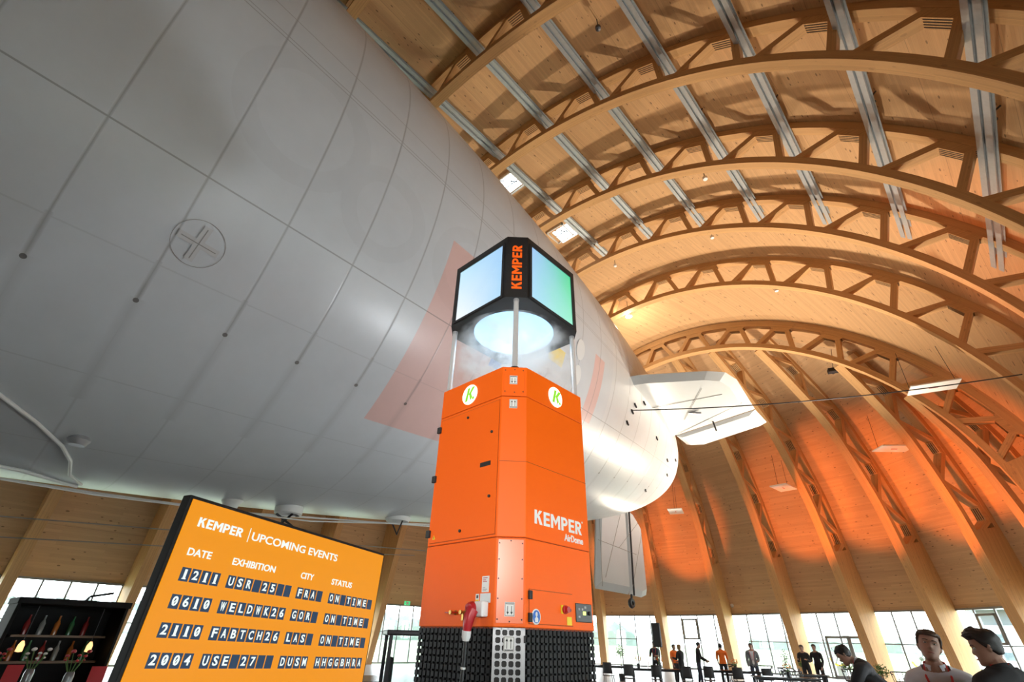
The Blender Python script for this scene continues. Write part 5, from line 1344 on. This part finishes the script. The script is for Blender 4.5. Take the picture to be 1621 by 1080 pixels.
# far left: bar cabin, high tables, stools
cab = thing('bar_cabin', 'black bar cabin with lit shelf and bottles in front of the left windows', 'bar', (-10.9, 1.6, 0), RAD(92))
cab.scale = (.70, .86, .83)
mb = MB()
for q in (((0, .45, 1.2), (1.9, .06, 2.4)), ((-.95, 0, 1.2), (.06, .9, 2.4)), ((.95, 0, 1.2), (.06, .9, 2.4)), ((0, 0, 2.38), (2.0, 1.0, .1)), ((0, -.42, .5), (1.9, .08, 1.0))): mb.box(*q)
mb.build('shell', mat('black_cabin_board', (.006, .006, .006), .7, spec=.2), cab, .01)
mb = MB(); mb.box((0, -.4, 1.03), (1.98, .34, .05)); mb.build('counter', mat('dark_oak', (.14, .075, .03), .45), cab)
for z in (1.45, 1.85):
    mb = MB(); mb.box((.1, .28, z), (1.7, .26, .035)); mb.build('shelf', mat('dark_oak', (.14, .075, .03), .45), cab)
for i, x in enumerate((-.55, .62)):
    mb = MB(); mb.lathe([(.02, .16), (.055, .1), (.06, 0), (.001, -.01)], (x, -.1, 1.62), 14); o = mb.build('lamp_shade', mat('lit_amber_shade', (1, .6, .25), .5, emit=1.1), cab)
    mb = MB(); mb.tube([(x, -.1, 1.78), (x, -.1, 2.34)], .006, 5); mb.build('lamp_cord', DARK, o)
mb = MB(); mb.tube([(.25, .1, 2.43), (.3, .1, 2.52), (.72, .1, 2.60)], .025, 6); mb.build('roof_bracket', DARK, cab)
bcols = [mat('bottle_amber', (.35, .10, .02), .15), mat('bottle_green', (.03, .12, .05), .15), mat('bottle_red', (.20, .02, .02), .2), mat('bottle_clear', (.2, .21, .2), .1)]
Mc = Matrix.Translation((-10.9, 1.6, 0)) @ Matrix.Rotation(RAD(92), 4, 'Z') @ Matrix.Diagonal((.70, .86, .83, 1))
for i in range(11):
    z = 1.468 if i < 6 else 1.868; x = -.6+.25*i if i < 6 else -.55+.26*(i-6); p = Mc @ Vector((x, .28, z))
    mb = MB(); mb.lathe([(.001, 0), (.036, 0), (.036, .15), (.013, .2), (.013, .26), (.001, .26)], (0, 0, 0), 12); o = mb.build('bottle', bcols[i % 4], None); o.location = p
    tag(o, '%s bottle on the %s shelf of the black bar cabin' % (('amber', 'green', 'red', 'clear')[i % 4], 'lower' if i < 6 else 'upper'), 'bottle', 'bottles in the bar cabin')
ht = []
for i, (x, y, lab) in enumerate(((-8.2, .75, 'black high table in front of the bar cabin, at the left edge'), (-7.6, 1.45, 'black high table between the bar cabin and the event screen'))):
    table(lab, (x, y, 0), RAD(92), 1.5, .55, 1.10, 'black high tables by the bar'); ht.append((x, y))
st0 = None
for i in range(7):
    x, y = -7.75+.1*(i % 2), -.6+.56*i; lab = 'black bar stool in the row in front of the bar cabin, %s' % ('leftmost', 'second from the left', 'third from the left', 'middle one', 'third from the right', 'second from the right', 'beside the event screen')[i]
    if st0 is None: st0 = make_chair(lab, (x+.75, y, 0), RAD(80), .78, True)
    else: dup(st0, (x+.75, y, 0), RAD(70+random.random()*40), lab)
for i, (x, y, lab) in enumerate(((-8.15, .75, 'glass vase of red flowers on the left high table'), (-8.2, 1.1, 'glass vase of pale flowers on the left high table'), (-7.55, 1.35, 'glass vase of red and white flowers on the high table by the screen'))):
    t = thing('flower_vase', lab, 'vase', (x, y, 1.10), 0, 'flower vases by the bar')
    mb = MB(); mb.lathe([(.001, 0), (.04, 0), (.045, .12), (.035, .16)], (0, 0, 0), 14); mb.build('vase', mat('clear_vase', (.16, .17, .17), .1), t)
    mb = MB(); mb2 = MB()
    for j in range(9):
        a = j*.7; p = Vector((.09*cos(a), .09*sin(a), .26+.04*(j % 3))); mb.tube([(0, 0, .1), p], .004, 4); mb2.sphere(p, .016+.004*(j % 3), 8, 0, (1, 1, .7))
    mb.build('stem', LEAF, t); mb2.build('blossom', RED if i != 1 else PAPER, t)
for i, (x, y, lab) in enumerate(((-8.1, .95, 'red menu card on the left high table'), (-7.6, 1.6, 'red menu card on the high table by the screen'))):
    mb = MB(); mb.bar((0, -.02, 0), (0, .02, .2), .14, .006, (0, 1, 0)); o = mb.build('menu_card', RED); o.location = (x, y, 1.1); o.rotation_euler.z = RAD(80); tag(o, lab, 'card')
# behind screen and tower: small vehicle, tables, chairs
v = thing('utility_vehicle', 'small glass-cabbed utility vehicle with dark frame, left of the orange tower base', 'vehicle', (-8.0, 6.35, 0), RAD(60))
mb = MB(); mb.box((0, 0, .42), (1.5, .95, .34)); mb.build('chassis', DARK, v, .05)
mb = MB(); mb.box((.55, .15, .72), (.5, .7, .28)); mb.build('bonnet', RED, v, .04)
for x in (-.62, .42):
    for y in (-.45, .45): mb = MB(); mb.bar((x+(.25 if x > 0 else 0), y, .58), (x, y, 1.68), .06, .06); mb.build('cab_pillar', DARK, v)
mb = MB(); mb.box((-.1, 0, 1.71), (1.2, 1.0, .08)); mb.build('cab_roof', DARK, v, .02)
for y in (-.45, .45): mb = MB(); mb.box((-.08, y, 1.12), (.98, .012, 1.06)); mb.build('side_window', GLASS, v)
mb = MB(); mb.bar((.66, 0, .6), (.44, 0, 1.66), .86, .012, (0, 1, 0)); mb.build('windscreen', GLASS, v)
mb = MB(); mb.box((-.35, 0, .78), (.45, .5, .12)); mb.box((-.55, 0, 1.08), (.1, .5, .55)); mb.build('seat', BLACKM, v, .03)
for x in (-.5, .5):
    for y in (-.48, .48): mb = MB(); mb.lathe([(.001, -.09), (.2, -.09), (.27, -.06), (.27, .06), (.2, .09), (.001, .09)], (x, y, .27), 20, 0, 'X', Matrix.Rotation(pi/2, 3, 'X')); mb.build('wheel', BLACK, v)
mb = MB(); mb.bar((.6, -.2, .5), (1.3, -.2, .2), .12, .1); mb.build('front_arm', DARK, v)
ch0 = make_chair('black chair at the table between the event screen and the tower, nearest', (-9.3, 5.6, 0), RAD(200))
chairs = []
for (x, y, lab) in ((-10.4, 6.6, 'black table between the event screen and the tower, nearer one'), (-12.6, 8.3, 'black table between the event screen and the tower, farther one'), (-9.9, 15.3, 'long black table under the lower fin, at the tower side'), (-8.15, 15.0, 'long black table below the loudspeaker with the flower vases'), (-6.6, 16.6, 'black table in front of the man in the orange polo shirt'), (-4.6, 14.6, 'black table by the two people in uniform'), (-3.3, 12.1, 'small black table among the round-backed armchairs')):
    table(lab, (x, y, 0), RAD(28) if x > -10 else RAD(-30), 2.2 if x < -4 else 1.0, .8)
spots = [(-9.2, 7.35, 160, 'black chair at the nearer table beside the utility vehicle'), (-10.6, 5.75, 330, 'black chair at the nearer table behind the event screen'), (-12.0, 7.3, 320, 'black chair at the farther table beside the event screen'), (-13.0, 7.6, 340, 'black chair at the farther table under the airship'),
         (-9.4, 14.4, 20, 'black chair in front of the table at the tower side'), (-8.42, 13.9, 30, 'black chair at the left end of the long table below the loudspeaker'), (-7.75, 14.2, 28, 'black chair at the middle of the long table below the loudspeaker'), (-7.05, 14.55, 25, 'black chair at the right end of the long table below the loudspeaker'),
         (-6.85, 15.45, 28, 'black chair in front of the orange polo shirt, left one'), (-6.2, 15.8, 30, 'black chair in front of the orange polo shirt, middle one'), (-5.55, 16.1, 35, 'black chair in front of the orange polo shirt, right one'), (-5.15, 17.15, 110, 'black chair at the right end of the table, before the man in grey')]
for (x, y, a, lab) in spots: dup(ch0, (x, y, 0), RAD(a), lab)
a0 = make_armchair('black round-backed armchair, leftmost of the row at the lower right', (-5.3, 13.1, 0), RAD(150))
for (x, y, a, lab) in ((-4.6, 13.35, 200, 'black round-backed armchair second from the left in the lower right row'), (-3.9, 12.6, 250, 'black round-backed armchair third from the left in the lower right row'), (-3.4, 11.2, 10, 'black round-backed armchair turned away in front of the small table'), (-3.0, 13.75, 200, 'black round-backed armchair behind the small table'), (-2.45, 12.1, 260, 'black round-backed armchair beside the bending man'), (-2.1, 13.5, 180, 'black round-backed armchair farthest right, by the window')):
    dup(a0, (x, y, 0), RAD(a), lab)
pot_plant('ball-shaped little tree in a pot behind the long table right of the tower', (-10.7, 17.2, 0), 1.55, .26)
pot_plant('tall narrow green shrub in a pot left of the two people in uniform', (-5.75, 18.6, 0), 1.5, .2, 'column')
pot_plant('leafy plant in a dark pot behind the round-backed armchairs', (-3.25, 14.6, 0), 1.25, .26)
pot_plant('round bushy plant in a dark pot beside the bending man', (-2.3, 12.9, .0), 1.15, .24)
pot_plant('small plant on the floor before the window, left of the round-backed armchairs', (-3.9, 13.7, 0), 1.15, .16)
pot_plant('shrub growing in front of the window behind the man in black', (1.3, 12.0, 0), 1.75, .35, 'column')
for i, (x, y, lab) in enumerate(((-12.9, 22.13, 'flower vase at the left end of the long table below the loudspeaker'), (-12.1, 22.55, 'flower vase at the middle of the long table'), (-9.8, 24.9, 'flower vase in front of the man in the orange polo'), (-6.8, 22.0, 'dark flower pot on the table by the people in uniform'))):
    t = thing('flower_vase', lab, 'vase', (x, y, .75), 0, 'flower vases on the tables')
    mb = MB(); mb.lathe([(.001, 0), (.06, 0), (.07, .12), (.05, .16)], (0, 0, 0), 14); mb.build('vase', BLACK, t)
    mb = MB(); mb2 = MB()
    for j in range(11):
        a = j*.9; p = Vector((.12*cos(a), .12*sin(a), .28+.05*(j % 3))); mb.tube([(0, 0, .1), p], .005, 4); mb2.sphere(p, .03, 8, 0, (1, 1, .7))
    mb.build('stem', LEAF, t); mb2.build('blossom', mat('orange_blossom', (.8, .2, .03), .6), t)
mb = MB(); mb.bar((0, -.02, 0), (0, .03, .26), .2, .008, (0, 1, 0)); o = mb.build('menu_card', RED); o.location = (-12.55, 22.35, .75); o.rotation_euler.z = RAD(-50); tag(o, 'red menu card standing on the long table below the loudspeaker', 'card')
sp_ = thing('loudspeaker', 'tall black loudspeaker on a pole among the guests, right of the lower fin', 'loudspeaker', (-9.35, 17.45, 0), RAD(200))
mb = MB(); mb.box((0, 0, 1.93), (.29, .28, .78)); mb.build('cabinet', BLACKM, sp_, .02)
mb = MB(); mb.box((0, -.144, 1.93), (.25, .012, .72)); mb.build('front_grille', BLACK, sp_)
mb = MB(); mb.tube([(0, 0, .1), (0, 0, 1.56)], .02, 8); mb.build('pole', DARK, sp_)
for k_ in range(3): a = k_*2*pi/3; mb = MB(); mb.tube([(0, 0, .5), (.45*cos(a), .45*sin(a), .01)], .014, 6); mb.build('leg', DARK, sp_)
# exit signs, wall lamps
for (x, y, z, rz, lab) in ((-13.7, 42.9, 3.95, 0, 'small green exit sign over the glass double door'), (-33.4, 24.6, 3.80, 90, 'small green exit sign on the left wall between the screen and the tower')):
    t = thing('exit_sign', lab, 'exit sign', (x, y, z), RAD(rz), 'green exit signs'); mb = MB(); mb.box((0, 0, 0), (.5, .07, .26)); mb.build('sign_box', GREEN, t)
    mb = MB(); mb.prism([(-.1, -.08), (0, -.08), (0, -.13), (.12, 0), (0, .13), (0, .08), (-.1, .08)], .036, .04, 0, Matrix.Rotation(pi/2, 4, 'X')); mb.build('arrow', PAPER, t)
for (x, y, z, lab) in ((3.6, 30.5, 3.95, 'small wall spotlight above the far right window'), (-16.3, 43.1, 4.3, 'small round camera on the end wall left of the double door'), (-10.2, 41.0, 10.6, 'tiny white camera high on the end wall')):
    t = thing('wall_spotlight', lab, 'spotlight', (x, y, z), RAD(20)); mb = MB(); mb.lathe([(.001, -.15), (.11, -.14), (.12, .12), (.001, .13)], (0, 0, 0), 14, 0, 'X', Matrix.Rotation(RAD(70), 3, 'X')); mb.build('head', SILVER, t); mb = MB(); mb.tube([(0, 0, .05), (0, .35, .1)], .03, 6); mb.build('arm', DARK, t)
# the guests and their tables stand well back, towards the rounded end
for o in list(COL.objects):
    if o.parent is None and o.get('category') in ('person', 'table', 'chair', 'armchair', 'plant', 'loudspeaker') and o.location.y > 11 and o.location.x < -1.9:
        f = 2.1 if o['category'] == 'armchair' or (o.location.x > -4.4 and o['category'] in ('table', 'plant')) else 1.1 if o['category'] == 'loudspeaker' else 1.5
        o.location.x *= f; o.location.y *= f
        if o['category'] == 'armchair': o.scale = (1.15, 1.15, 1.1)
